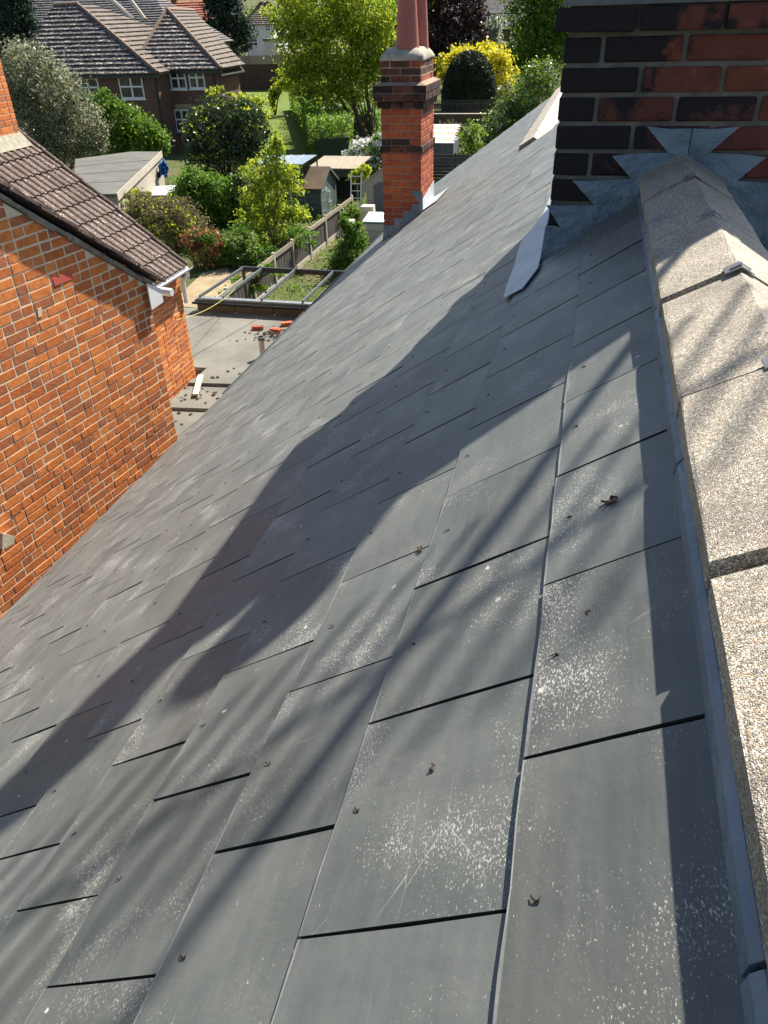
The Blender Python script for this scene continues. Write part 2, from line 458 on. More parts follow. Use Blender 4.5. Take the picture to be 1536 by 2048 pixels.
M['shed_felt'] = plain('brown_shed_felt', (0.075, 0.05, 0.032), (0.15, 0.095, 0.055), 1.6, 0.9, 0.3)
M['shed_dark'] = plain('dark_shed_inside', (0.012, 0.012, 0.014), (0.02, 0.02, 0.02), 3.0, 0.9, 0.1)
M['plastic_beige'] = plain('beige_resin', (0.46, 0.40, 0.35), (0.40, 0.35, 0.30), 3.0, 0.6, 0.05)
M['plastic_grey'] = plain('grey_resin', (0.105, 0.105, 0.12), (0.13, 0.13, 0.145), 3.0, 0.6, 0.05)
M['plastic_lid'] = plain('pale_green_lid', (0.52, 0.60, 0.55), (0.46, 0.54, 0.50), 3.0, 0.5, 0.05)
M['blockwork'] = plain('pale_blockwork', (0.56, 0.50, 0.38), (0.42, 0.37, 0.28), 6.0, 0.95, 0.4, 40.0)
M['poly'] = plain('blue_grey_polycarbonate', (0.30, 0.36, 0.46), (0.22, 0.27, 0.38), 2.0, 0.25, 0.05)
M['tarp'] = plain('blue_tarpaulin', (0.03, 0.22, 0.62), (0.02, 0.13, 0.42), 6.0, 0.45, 0.6, 9.0, dist=0.05)
M['corrugated'] = plain('pale_sheet_roof', (0.60, 0.62, 0.62), (0.42, 0.43, 0.43), 3.0, 0.5, 0.1)
M['rust'] = plain('rusty_sheet', (0.30, 0.13, 0.08), (0.52, 0.46, 0.40), 3.0, 0.7, 0.2)
M['bark'] = plain('brown_bark', (0.105, 0.075, 0.048), (0.055, 0.040, 0.028), 7.0, 0.95, 0.8, 18.0, dist=0.02)
M['birch'] = plain('pale_bark', (0.55, 0.53, 0.48), (0.30, 0.28, 0.24), 9.0, 0.9, 0.4, 20.0)
M['plank'] = mat_wood('pale_offcut', (0.62, 0.62, 0.48), (0.50, 0.50, 0.38), 1)
M['cord'] = plain('yellow_cord', (0.55, 0.46, 0.14), (0.45, 0.38, 0.10), 5.0, 0.7, 0.05)
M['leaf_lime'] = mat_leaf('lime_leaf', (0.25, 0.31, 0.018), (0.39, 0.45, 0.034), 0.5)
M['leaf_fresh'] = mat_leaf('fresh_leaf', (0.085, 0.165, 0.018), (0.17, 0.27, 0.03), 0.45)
M['leaf_green'] = mat_leaf('green_leaf', (0.055, 0.125, 0.014), (0.125, 0.235, 0.025), 0.45)
M['leaf_dark'] = mat_leaf('glossy_dark_leaf', (0.020, 0.045, 0.016), (0.05, 0.085, 0.028), 0.2, 0.28, spec=0.6)
M['leaf_yew'] = mat_leaf('yew_needle', (0.014, 0.032, 0.012), (0.034, 0.055, 0.018), 0.12, 0.6)
M['leaf_conifer'] = mat_leaf('conifer_spray', (0.012, 0.034, 0.022), (0.028, 0.06, 0.035), 0.15, 0.6)
M['leaf_olive'] = mat_leaf('grey_olive_leaf', (0.15, 0.16, 0.085), (0.31, 0.31, 0.18), 0.3, 0.55)
M['leaf_copper'] = mat_leaf('copper_leaf', (0.022, 0.012, 0.016), (0.065, 0.028, 0.026), 0.2, 0.3, spec=0.6)
M['leaf_gold'] = mat_leaf('golden_leaf', (0.42, 0.40, 0.012), (0.62, 0.56, 0.03), 0.4)
M['leaf_hedge'] = mat_leaf('dry_hedge_leaf', (0.085, 0.088, 0.030), (0.20, 0.17, 0.075), 0.3, 0.6)
M['leaf_red'] = mat_leaf('red_young_leaf', (0.22, 0.060, 0.028), (0.34, 0.14, 0.06), 0.35)
M['leaf_silver'] = mat_leaf('silver_leaf', (0.22, 0.27, 0.17), (0.42, 0.46, 0.34), 0.35)
M['petal'] = mat_leaf('white_petal', (0.75, 0.76, 0.74), (0.86, 0.86, 0.84), 0.3, 0.6, (0.8, 0.8, 0.78))

# ------------------------------------------------------------------ bricks
_brick_cache = {}


def brick_mesh(dx, dy, dz, mat, variant=0, ch=0.0038):
    """chamfered, slightly uneven box, centred"""
    key = (round(dx, 3), round(dy, 3), round(dz, 3), mat.name, variant)
    if key in _brick_cache: return _brick_cache[key]
    rg = random.Random(hash(key[:3]) % 1000 + variant * 31)
    c = min(ch, dx * 0.2, dy * 0.2, dz * 0.2)
    vs, idx = [], {}
    for sx in (-1, 1):
        for sy in (-1, 1):
            for sz in (-1, 1):
                for a in range(3):
                    p = [sx * dx / 2, sy * dy / 2, sz * dz / 2]
                    for b in range(3):
                        if b != a: p[b] -= (sx, sy, sz)[b] * c * rg.uniform(0.5, 1.7)
                    idx[(sx, sy, sz, a)] = len(vs); vs.append(tuple(p))
    fs = []
    for a in range(3):
        b, d = (a + 1) % 3, (a + 2) % 3
        for s in (-1, 1):
            q = []
            for (i, j) in ((-1, -1), (1, -1), (1, 1), (-1, 1)):
                k = [0, 0, 0]; k[a] = s; k[b] = i; k[d] = j
                q.append(idx[(k[0], k[1], k[2], a)])
            fs.append(tuple(q) if s > 0 else tuple(q[::-1]))
    for a in range(3):          # edge chamfers
        b, d = (a + 1) % 3, (a + 2) % 3
        for i in (-1, 1):
            for j in (-1, 1):
                def kk(t, ax):
                    k = [0, 0, 0]; k[a] = t; k[b] = i; k[d] = j
                    return idx[(k[0], k[1], k[2], ax)]
                q = (kk(-1, b), kk(1, b), kk(1, d), kk(-1, d))
                fs.append(q if i * j > 0 else q[::-1])
    for sx in (-1, 1):
        for sy in (-1, 1):
            for sz in (-1, 1):
                q = tuple(idx[(sx, sy, sz, a)] for a in range(3))
                fs.append(q if sx * sy * sz > 0 else q[::-1])
    g = Geo(); g.add(vs, fs)
    m = g.mesh('brick', mat)
    _brick_cache[key] = m
    return m


class BrickSet:
    """collects bricks; the ones that show largest become objects, the rest one joined part"""
    def __init__(self): self.items = []

    def add(self, c, dims, rotz, mat, want=True):
        c = np.asarray(c, float); x, y, z = project(c)
        vis = want and z > 0.2 and -40 < x < 1576 and -40 < y < 2088
        self.items.append((c, dims, rotz, mat, random.randrange(3), FPX / z if vis else 0.0))

    def build(self, parent, limit):
        order = sorted(range(len(self.items)), key=lambda i: -self.items[i][5])
        rest = {}
        for n, i in enumerate(order):
            c, dims, rz, mat, var, size = self.items[i]
            Mx = Matrix.Translation(Vector(c)) @ Matrix.Rotation(rz + random.gauss(0, 0.006), 4, 'Z') @ Matrix.Rotation(random.gauss(0, 0.008), 4, 'Y')
            if n < limit and size > 0:
                put('brick', brick_mesh(*dims, mat, var), parent, Mx)
            else:
                g = rest.setdefault(mat.name, (Geo(), mat))[0]
                m = brick_mesh(*dims, mat, var)
                g.add([tuple(Mx @ v.co) for v in m.vertices], [tuple(p.vertices) for p in m.polygons])
        for g, mat in rest.values():
            tag(g.obj('brickwork', mat, parent), kind='stuff')


def lay(a, b, L, half):
    """cut positions of one course between a and b"""
    cuts = [a]; p = a + (L * 0.49 if half else L)
    while p < b - L * 0.3:
        cuts.append(p); p += L
    cuts.append(b)
    return [(cuts[i], cuts[i + 1]) for i in range(len(cuts) - 1)]


def stack(bs, x0, x1, y0, y1, z0, n, pitch, L, mat, half0=0, joint=0.011, D=0.105, sides='FRLB', matfn=None):
    for k in range(n):
        zc = z0 + (k + 0.5) * pitch; h = pitch - joint; half = (k + half0) % 2
        def m_(): return matfn(k) if matfn else mat
        for side in 'FB':
            yc = y0 + D / 2 if side == 'F' else y1 - D / 2
            for a, b in lay(x0, x1, L, half if side == 'F' else 1 - half):
                j0 = 0 if a == x0 else joint / 2; j1 = 0 if b == x1 else joint / 2
                bs.add(((a + j0 + b - j1) / 2, yc + random.gauss(0, 0.0012), zc), (b - a - j0 - j1, D, h), 0, m_(), side in sides)
        for side in 'LR':
            xc = x0 + D / 2 if side == 'L' else x1 - D / 2
            for a, b in lay(y0 + D + joint, y1 - D - joint, L, 1 - half):
                j0 = 0 if a == y0 + D + joint else joint / 2; j1 = 0 if b == y1 - D - joint else joint / 2
                bs.add((xc + random.gauss(0, 0.0012), (a + j0 + b - j1) / 2, zc), (b - a - j0 - j1, D, h), math.pi / 2, m_(), side in sides) if False else \
                    bs.add((xc + random.gauss(0, 0.0012), (a + j0 + b - j1) / 2, zc), (D, b - a - j0 - j1, h), 0, m_(), side in sides)


# ------------------------------------------------------------------ our house: slate roof
RP = 0.6194
CP, SP, TP = math.cos(RP), math.sin(RP), math.tan(RP)
ES, EN = Vector((-CP, 0, -SP)), Vector((-SP, 0, CP))
XA, ZA = 0.068, 0.130                      # ridge tile apex
YW, YF, XW = 8.20, 14.35, -0.80            # start of the rear wing, its far verge, its ridge
S_EAVE = 3.76
Y_NEAR = -1.6


def roof_pt(s, y, h=0.0):
    return Vector((0, y, 0)) + ES * s + EN * h


def on_roof(px, py, h=0.0):
    p = on_plane(px, py, tuple(EN), tuple(EN * h))
    return p


house = thing('slate_roofed_house', 'brick house with the grey slate roof filling the foreground', 'house', (0.0, 6.0, GROUND))
Xe = -S_EAVE * CP; Ze = -S_EAVE * SP
# body under the roof
g = Geo()
zt = XA * TP - 0.10
XR = 3.15
g.slab([(Xe + 0.2, Y_NEAR, GROUND - 0.2), (XR, Y_NEAR, GROUND - 0.2), (XR, Y_NEAR, zt - (XR - XA) * TP), (XA, Y_NEAR, zt), (Xe + 0.2, Y_NEAR, zt - (XA - Xe - 0.2) * TP)], (0, YW - 0.03 - Y_NEAR, 0))
zw = XW * TP - 0.10; XR2 = 2 * XW - Xe - 0.2
g.slab([(Xe + 0.2, YW - 0.03, GROUND - 0.2), (XR2, YW - 0.03, GROUND - 0.2), (XR2, YW - 0.03, zw - (XR2 - XW) * TP), (XW, YW - 0.03, zw), (Xe + 0.2, YW - 0.03, zw - (XW - Xe - 0.2) * TP)], (0, YF - YW - 0.1, 0))
g.obj('wall', M['house_brick'], house)
g = Geo()
def deck(xa, xb, y0, y1, d0=-0.012, th=0.05):
    za_, zb_ = (xa * TP if xa <= XA else 0), xb * TP
    n = np.array(EN)
    a = np.array([xa, y0, xa * TP]) + n * d0; b = np.array([xb, y0, xb * TP]) + n * d0
    g.slab([a, b, b + (0, y1 - y0, 0), a + (0, y1 - y0, 0)], -n * th)
deck(XA, Xe, Y_NEAR, YW); deck(XW, Xe, YW, YF)
n2 = np.array((SP, 0, CP))
a = np.array((XA, Y_NEAR, XA * TP)); b = np.array((XR + 0.25, Y_NEAR, XA * TP - (XR + 0.25 - XA) * TP))
g.slab([a, b, b + (0, YW - Y_NEAR, 0), a + (0, YW - Y_NEAR, 0)], -n2 * 0.05)
a = np.array((XW, YW, XW * TP)); b = np.array((XR2 + 0.25, YW, XW * TP - (XR2 + 0.25 - XW) * TP))
g.slab([a, b, b + (0, YF - YW, 0), a + (0, YF - YW, 0)], -n2 * 0.05)
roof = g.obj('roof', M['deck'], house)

# slates: measured course lines, then a steady gauge
TAILS = [0.25, 0.51, 0.733, 0.98, 1.217, 1.443, 1.686]
while TAILS[-1] + 0.238 < S_EAVE: TAILS.append(TAILS[-1] + 0.238)
TAILS.append(S_EAVE)
OFFS = [0.539, 0.377, 0.518, 0.363, 0.500, 0.337, 0.473]
SW = 0.2965


def slate_mesh(ln, w, var):
    rg = random.Random(var * 7 + int(ln * 1000))
    th = 0.0085
    g_ = Geo()
    nx, ny = 3, 4
    top = []
    for i in range(nx + 1):
        for j in range(ny + 1):
            x = (-ln, -ln * 0.5, -rg.uniform(0.0012, 0.0032), 0.0)[i]; y = w * (j / ny - 0.5)
            if i == nx: x += rg.gauss(0, 0.0012)
            if j in (0, ny): y += rg.gauss(0, 0.0006)
            top.append((x, y, 0.0005 * math.sin(3.1 * j / ny + var) * (i / nx) + rg.gauss(0, 0.00015)))
    N = len(top)
    vs = top + [(x, y, z - th) for x, y, z in top]
    # worn arris on the tail
    fs = []
    W1 = ny + 1
    for i in range(nx):
        for j in range(ny):
            q = (i * W1 + j, (i + 1) * W1 + j, (i + 1) * W1 + j + 1, i * W1 + j + 1)
            fs.append(q)
    for i in range(nx):
        a_, b_ = i * W1, (i + 1) * W1
        fs.append((a_, a_ + N, b_ + N, b_)); a_, b_ = a_ + ny, b_ + ny
        fs.append((a_, b_, b_ + N, a_ + N))
    for j in range(ny):
        a_, b_ = nx * W1 + j, nx * W1 + j + 1
        fs.append((a_, a_ + N, b_ + N, b_))
    g_.add(vs, fs)
    m_ = g_.mesh('slate', M['slate']); m_.materials.append(M['slate_edge']); m_.materials.append(M['joint_shade'])
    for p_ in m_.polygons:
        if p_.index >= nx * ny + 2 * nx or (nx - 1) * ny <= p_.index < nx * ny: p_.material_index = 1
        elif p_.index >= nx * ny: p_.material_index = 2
    return m_


_slates = {}
cand = []
for k, st in enumerate(TAILS):
    off = OFFS[k] if k < len(OFFS) else (0.34, 0.485)[k % 2] + random.uniform(-0.02, 0.02)
    j0 = math.floor((Y_NEAR - off) / SW)
    y = off + j0 * SW
    while y < YF:
        yc, w = y + SW / 2, SW - (0.0050 if y < 1.6 else 0.0072)
        y += SW
        lo, hi = yc - w / 2, yc + w / 2
        if hi > YF: hi = YF; yc = (lo + hi) / 2; w = hi - lo
        if w < 0.06: continue
        if yc > YW + 0.02 and st < 1.25: continue
        if yc + w / 2 > YW and st < 1.25: hi = YW; yc = (lo + hi) / 2; w = hi - lo
        if w < 0.06: continue
        ln = min(0.285, st - 0.045 if yc < YW else max(0.2, st - 1.08))
        X, Y, Z = project(np.array(roof_pt(st - 0.1, yc)))
        vis = Z > 0.1 and -250 < X < 1750 and -100 < Y < 2500
        cand.append((1.0 / Z ** 2 if vis else 0, st, yc, w, ln))
cand.sort(key=lambda c: -c[0])
TILT = 0.034
rest = Geo()
slate_rng = random.Random(5)
riv = Geo()
riv.lathe((0, 0, 0), [(0.0034, 0.0), (0.0034, 0.0008), (0.001, 0.0012)], 8)
riv.tube([(0, 0, 0.0005), (0.0006, 0.0008, 0.0030), (0.0050, 0.0040, 0.0046), (0.0100, 0.0065, 0.0030)], [0.0014, 0.0014, 0.0014, 0.0007], 5)
riv.tube([(0, 0, 0.0005), (0.001, -0.002, 0.003), (0.004, -0.0055, 0.0034)], [0.0012, 0.0012, 0.0005], 5)
riv_mesh = riv.mesh('rivet', M['copper'])
nriv = 0
for i, (size, st, yc, w, ln) in enumerate(cand):
    tilt = TILT + slate_rng.gauss(0, 0.0022)
    lift = 0.0205 + abs(slate_rng.gauss(0, 0.0009))
    x_ax = (ES + EN * tilt).normalized(); z_ax = (EN - ES * tilt).normalized(); y_ax = z_ax.cross(x_ax)
    rot = slate_rng.gauss(0, 0.0022)
    x2 = x_ax * math.cos(rot) + y_ax * math.sin(rot); y2 = z_ax.cross(x2)
    org = roof_pt(st + slate_rng.gauss(0, 0.0016), yc, lift)
    mw = Matrix(((x2.x, y2.x, z_ax.x, org.x), (x2.y, y2.y, z_ax.y, org.y), (x2.z, y2.z, z_ax.z, org.z), (0, 0, 0, 1)))
    if i < 300 and size > 0:
        key = (round(ln, 2), round(w, 3), i % 3)
        if key not in _slates: _slates[key] = slate_mesh(ln, w, i % 3)
        put('slate', _slates[key], roof, mw)
        if yc < 3.3 and nriv < 130 and st < 3.2 and slate_rng.random() < 0.85:
            nriv += 1
            a = slate_rng.uniform(-0.9, 0.9)
            put('rivet', riv_mesh, roof, mw @ Matrix.Translation((-0.028 - slate_rng.uniform(0, 0.012), slate_rng.gauss(0, 0.012), 0.0006)) @ Matrix.Rotation(a - 0.6, 4, 'Z') @ Matrix.Diagonal((slate_rng.uniform(0.6, 0.95), slate_rng.uniform(0.55, 0.9), 0.5, 1.0)))
    else:
        vs = [(-ln, -w / 2, 0), (-0.007, -w / 2, 0), (-0.007, w / 2, 0), (-ln, w / 2, 0)]
        vs += [(x, y, -0.0085) for x, y, z in vs]
        vs += [(0, -w / 2, 0), (0, w / 2, 0)]
        rest.add([mw @ Vector(p) for p in vs], [(0, 1, 2, 3), (1, 8, 9, 2), (0, 4, 5, 1), (2, 6, 7, 3), (8, 5, 6, 9)])
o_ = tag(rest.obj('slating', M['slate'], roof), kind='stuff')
o_.data.materials.append(M['slate_edge']); o_.data.materials.append(M['joint_shade'])
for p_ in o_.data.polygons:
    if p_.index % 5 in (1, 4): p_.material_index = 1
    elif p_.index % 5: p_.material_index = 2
# far slope (turned away from the photograph)
rest = Geo()
for (xa, xb, y0, y1) in ((XA, XR + 0.25, Y_NEAR, YW), (XW, XR2 + 0.25, YW, YF)):
    L_ = (xb - xa) / CP; k = 1
    while k * 0.24 < L_:
        y = y0 - (k % 2) * SW / 2
        while y < y1:
            p = np.array((xa + k * 0.24 * CP, max(y, y0) + 0.003, xa * TP - k * 0.24 * SP)) + n2 * 0.017
            w = min(y + SW, y1) - max(y, y0) - 0.006
            if w > 0.05:
                up = -np.array((CP, 0, -SP)) * 0.26 - n2 * 0.008
                rest.slab([p, p + (0, w, 0), p + (0, w, 0) + up, p + up], -n2 * 0.006)
            y += SW
        k += 1
tag(rest.obj('slating', M['slate'], roof), kind='stuff')

# verge of the main roof above the wing, eaves gutter
g = Geo()
p = [np.array(roof_pt(-0.02, YW - 0.02, 0.006)), np.array(roof_pt(1.14, YW - 0.02, 0.006))]
g.slab([p[0], p[1], p[1] + (0, 0.035, 0), p[0] + (0, 0.035, 0)], np.array(EN) * -0.09)
g.obj('verge_board', M['black_plastic'], roof)
g = Geo()
gx, gz, gr = Xe - 0.03, Ze - 0.03, 0.055
prof = [(math.cos(a) * gr, math.sin(a) * gr) for a in np.linspace(math.pi, 2 * math.pi, 9)]
prof += [(x * 0.9, z * 0.9) for x, z in prof[::-1]]
g.slab([(gx + x, 5.55, gz + z) for x, z in prof], (0, 8.6, 0))
g.obj('gutter', M['grey_metal'], roof)

# ridge tiles, their clips and the lead roll beneath them
JY = [2.86, 2.442, 1.948, 1.514, 1.068, 0.658, 0.21, -0.24, -0.69, -1.14, -1.59]


def ridge_tile(parent, xa, za, w, h, ya, yb, th=0.03, jig=0.0):
    g_ = Geo()
    e = 0.004
    prof = [(-w, -h), (-w + e, -h + e * 0.9), (-0.006, -0.0028), (0, 0.0), (0.006, -0.0028), (w - e, -h + e * 0.9), (w, -h),
            (w - 0.003, -h - th * 1.15), (w - 0.03, -h - th * 0.9), (0, -th * 1.2), (-w + 0.03, -h - th * 0.9), (-w + 0.003, -h - th * 1.15)]
    N_ = len(prof)
    rg = random.Random(int(ya * 977) + 3)
    ys = np.linspace(ya, yb, 6)
    for iy, y in enumerate(ys):
        k = 0.0 if 0 < iy < 5 else 0.004
        for x, z in prof:
            g_.v.append((xa + x * (1 - k) + rg.gauss(0, 0.0008) + jig, y + (rg.gauss(0, 0.0015) if iy in (0, 5) else 0), za + z - k * 0.5 + rg.gauss(0, 0.0006)))
    for iy in range(5):
        for k in range(N_):
            a_, b_ = iy * N_ + k, iy * N_ + (k + 1) % N_
            g_.f.append((a_, b_, b_ + N_, a_ + N_))
    g_.f.append(tuple(range(N_))); g_.f.append(tuple(range(5 * N_, 6 * N_))[::-1])
    return g_.obj('ridge_tile', M['ridge'], parent)


clip_label = 'bent grey metal union clip'
for i in range(len(JY) - 1):
    ya, yb = JY[i + 1] + 0.0095, JY[i] - 0.0095
    ridge_tile(roof, XA, ZA + random.uniform(-0.003, 0.003), 0.125, 0.069, ya, yb, jig=random.uniform(-0.003, 0.003))
    if i:
        g = Geo(); y0 = JY[i]
        for s in (-1, 1):
            g.slab([(XA, y0 - 0.019, ZA + 0.004), (XA + s * 0.026, y0 - 0.017, ZA - 0.010), (XA + s * 0.026, y0 + 0.018, ZA - 0.010), (XA, y0 + 0.019, ZA + 0.004)], (0, 0, 0.0022))
            g.slab([(XA, y0 - 0.012, ZA + 0.008), (XA + s * 0.018, y0 - 0.012, ZA - 0.002), (XA + s * 0.018, y0 - 0.004, ZA - 0.002), (XA, y0 - 0.004, ZA + 0.009)], (0, 0, 0.0022))
        g.obj('ridge_clip', M['steel'], roof)
        g = Geo()
        g.slab([(XA - 0.108, y0, ZA - 0.098), (XA - 0.112, y0, ZA - 0.090), (XA, y0, ZA - 0.034), (XA + 0.112, y0, ZA - 0.090), (XA + 0.108, y0, ZA - 0.098)], (0, 0.004, 0))
        g.obj('joint_seal', M['joint_shade'], roof)
tr = [2.86, 2.3, 1.66, 0.99, 0.30, -0.35, -1.6]
for i in range(len(tr) - 1):
    g = Geo(); ya, yb = tr[i + 1] + 0.003, tr[i] - 0.003; j = random.uniform(-0.001, 0.001)
    pr = [(-0.055, -0.026), (-0.053, -0.004), (-0.046, 0.006), (-0.030, 0.010), (0.166, 0.010), (0.182, 0.006), (0.19, -0.004), (0.191, -0.026)]
    g.slab([(x + j, ya, z) for x, z in pr], (0, yb - ya, 0))
    g.obj('ridge_batten', M['lead'], roof)
y = YW + 0.03; k = 0
while y < YF:
    ridge_tile(roof, XW, XW * TP + 0.055, 0.135, 0.082, y + 0.006, min(y + 0.45, YF) - 0.006)
    y += 0.45

# ------------------------------------------------------------------ big chimney on our ridge
PB, LB = 0.083, 0.2455
CX0, CX1, CY0, CY1 = -0.345, 0.481, 2.86, 3.86
g = Geo()
e = 0.010
g.box((CX0 + e, CY0 + e, -0.55), (CX1 - e, CY1 - e, 1.30))
g.slab([(CX0 - 0.026, CY0 - 0.026, 0.536), (CX1 + 0.026, CY0 - 0.026, 0.536), (CX1 + 0.026, CY1 + 0.026, 0.536), (CX0 - 0.026, CY1 + 0.026, 0.536)], (0, 0, 0.001))
g.hexa([(CX0 - 0.024, CY0 - 0.024, 0.535), (CX1 + 0.024, CY0 - 0.024, 0.535), (CX1 + 0.024, CY1 + 0.024, 0.535), (CX0 - 0.024, CY1 + 0.024, 0.535)],
       [(CX0 + 0.004, CY0 + 0.004, 0.565), (CX1 - 0.004, CY0 + 0.004, 0.565), (CX1 - 0.004, CY1 - 0.004, 0.565), (CX0 + 0.004, CY1 - 0.004, 0.565)])
g.box((CX0 - 0.06, CY0 - 0.06, 1.07), (CX1 + 0.06, CY1 + 0.06, 1.31))
big = g.obj('chimney', M['mortar_grey'], house)
bs = BrickSet()
zb = 0.46 - 12 * PB
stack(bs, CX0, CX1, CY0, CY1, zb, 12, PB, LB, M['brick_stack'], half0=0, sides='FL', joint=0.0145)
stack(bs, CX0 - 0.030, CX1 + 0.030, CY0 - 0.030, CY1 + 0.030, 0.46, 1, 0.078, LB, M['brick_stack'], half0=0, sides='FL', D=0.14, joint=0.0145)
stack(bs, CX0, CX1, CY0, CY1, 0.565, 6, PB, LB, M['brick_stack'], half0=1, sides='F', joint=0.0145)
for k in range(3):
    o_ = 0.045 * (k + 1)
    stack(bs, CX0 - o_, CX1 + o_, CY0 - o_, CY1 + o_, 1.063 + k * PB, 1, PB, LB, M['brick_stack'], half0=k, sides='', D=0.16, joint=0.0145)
bs.build(big, 130)
g = Geo(); zc = 1.063 + 3 * PB
g.hexa([(CX0 - 0.03, CY0 - 0.03, zc), (CX1 + 0.03, CY0 - 0.03, zc), (CX1 + 0.03, CY1 + 0.03, zc), (CX0 - 0.03, CY1 + 0.03, zc)],
       [(CX0 + 0.12, CY0 + 0.12, zc + 0.12), (CX1 - 0.12, CY0 + 0.12, zc + 0.12), (CX1 - 0.12, CY1 - 0.12, zc + 0.12), (CX0 + 0.12, CY1 - 0.12, zc + 0.12)])
g.obj('flaunching', M['flaunching'], big)
def pot(parent, x, y, z, r0, r1, h):
    g_ = Geo()
    g_.lathe((x, y, z), [(r0, 0), (r0 * 0.97, 0.05 * h), (r1 * 1.02, 0.66 * h), (r1 * 1.02, 0.70 * h), (r1 * 1.16, 0.72 * h), (r1 * 1.16, 0.78 * h), (r1, 0.80 * h),
                          (r1, 0.90 * h), (r1 * 1.22, 0.93 * h), (r1 * 1.22, h), (r1 * 0.85, h), (r1 * 0.8, 0.3 * h), (0.001, 0.3 * h)], 28)
    return g_.obj('chimney_pot', M['terracotta'], parent, smooth=True)
pot(big, -0.13, CY1 - 0.27, zc + 0.06, 0.165, 0.13, 1.15)
pot(big, 0.06, CY0 + 0.24, zc + 0.06, 0.135, 0.105, 0.62)

# lead: stepped flashing cut into the joints either side of the ridge, and the side tray
def zoomed(px, py): return (1040 + px / 3.097, py / 3.097)
fl = [(1066, 795), (930, 798), (785, 782), (915, 945), (700, 950), (570, 965), (690, 1108), (510, 1116), (325, 1118), (460, 1270), (300, 1272), (162, 1270),
      (250, 1408), (200, 1395), (158, 1400), (118, 1652), (250, 1590), (440, 1450), (600, 1340), (735, 1248), (900, 1150), (1066, 1060)]
pl = [at_y(*zoomed(*q), CY0 - 0.006) for q in fl]
cx = pl[0][0] + 0.0015
pl[-1][0] = pl[0][0]
pr_ = [np.array((2 * cx - p[0], p[1], p[2])) for p in pl][::-1]
for poly in (pl, pr_):
    g = Geo(); g.slab(poly, (0, -0.003, 0)); g.obj('lead_flashing', M['lead'], big)
tray = [(1007, 597), (1046, 577), (1077, 536), (1092, 470), (1101, 425), (1100, 395), (1088, 425), (1070, 452), (1044, 482), (1036, 505), (1028, 536), (1018, 560)]
g = Geo(); g.slab([on_roof(*q, 0.028) for q in tray], np.array(EN) * 0.003)
g.obj('lead_soaker', M['lead_pale'], big)
g = Geo()
g.slab([(CX0 - 0.004, CY0 - 0.005, CX0 * TP - 0.02), (CX0 - 0.004, CY1 - 0.1, CX0 * TP - 0.02), (CX0 - 0.004, CY1 - 0.1, CX0 * TP + 0.13), (CX0 - 0.004, CY0 - 0.005, CX0 * TP + 0.13)], (-0.003, 0, 0))
g.obj('lead_upstand', M['lead'], big)

# television aerial strapped to the chimney, out of the picture to the upper right: it throws the soft bars of shade
mx, my = CX1 - 0.05, CY0 - 0.05
ant = thing('television_aerial', 'galvanised television aerial with upright rods strapped to the big chimney', 'aerial', (mx, my, 0.9))
Geo().tube([(mx, my, 0.9), (mx, my, 2.72)], 0.017, 12).obj('mast', M['steel'], ant)
for z in (1.0, 1.35):
    g = Geo(); g.box((mx - 0.05, my - 0.026, z - 0.02), (mx + 0.05, CY0 - 0.0005, z + 0.02)); g.obj('wall_bracket', M['steel'], ant)
boom = Geo().tube([(mx + 0.5, my + 0.03, 2.26), (mx - 0.85, my + 0.03, 2.26)], 0.011, 8).obj('boom', M['alu'], ant)
for i in range(19):
    x = mx + 0.46 - i * 0.071
    h = 0.36 - i * 0.006 + (0.03 if i == 0 else 0)
    Geo().tube([(x, my + 0.043, 2.26 - h), (x, my + 0.043, 2.26 + h)], 0.0085, 6).obj('rod', M['alu'], ant)

# ------------------------------------------------------------------ small chimney near the eaves
SX0, SX1, SY0, SY1 = -2.68, -2.20, 9.60, 10.38
PS = 0.0775
g = Geo(); e = 0.008
g.box((SX0 + e, SY0 + e, -2.35), (SX1 - e, SY1 - e, 0.08))
g.box((SX0 - 0.055, SY0 - 0.055, -0.322), (SX1 + 0.055, SY1 + 0.055, -0.16))
g.hexa([(SX0 - 0.066, SY0 - 0.066, -0.165), (SX1 + 0.066, SY0 - 0.066, -0.165), (SX1 + 0.066, SY1 + 0.066, -0.165), (SX0 - 0.066, SY1 + 0.066, -0.165)],
       [(SX0 + 0.02, SY0 + 0.02, -0.13), (SX1 - 0.02, SY0 + 0.02, -0.13), (SX1 - 0.02, SY1 - 0.02, -0.13), (SX0 + 0.02, SY1 - 0.02, -0.13)])
small = g.obj('chimney', M['mortar_warm'], house)
bs = BrickSet()
nsh = 20
def small_mat(k):
    if k == nsh - 6: return M['brick_dark']
    if k in (nsh - 1, nsh - 5, nsh - 7): return random.choice((M['brick_small'], M['brick_small'], M['brick_dark']))
    return M['brick_small']
z_sh = -0.405 - nsh * PS
stack(bs, SX0, SX1, SY0, SY1, z_sh, nsh - 6, PS, 0.232, None, matfn=small_mat, sides='FR')
stack(bs, SX0 - 0.018, SX1 + 0.018, SY0 - 0.018, SY1 + 0.018, z_sh + (nsh - 6) * PS, 1, PS, 0.232, M['brick_dark'], half0=1, sides='FR', D=0.12)
stack(bs, SX0, SX1, SY0, SY1, z_sh + (nsh - 5) * PS, 5, PS, 0.232, None, half0=1, matfn=lambda k: small_mat(k + nsh - 5), sides='FR')
for k, o_ in enumerate((0.035, 0.068, 0.072)):
    stack(bs, SX0 - o_, SX1 + o_, SY0 - o_, SY1 + o_, -0.405 + k * 0.080, 1, 0.080, 0.232 if k else 0.15, M['brick_dark'], half0=k, sides='FR', D=0.14)
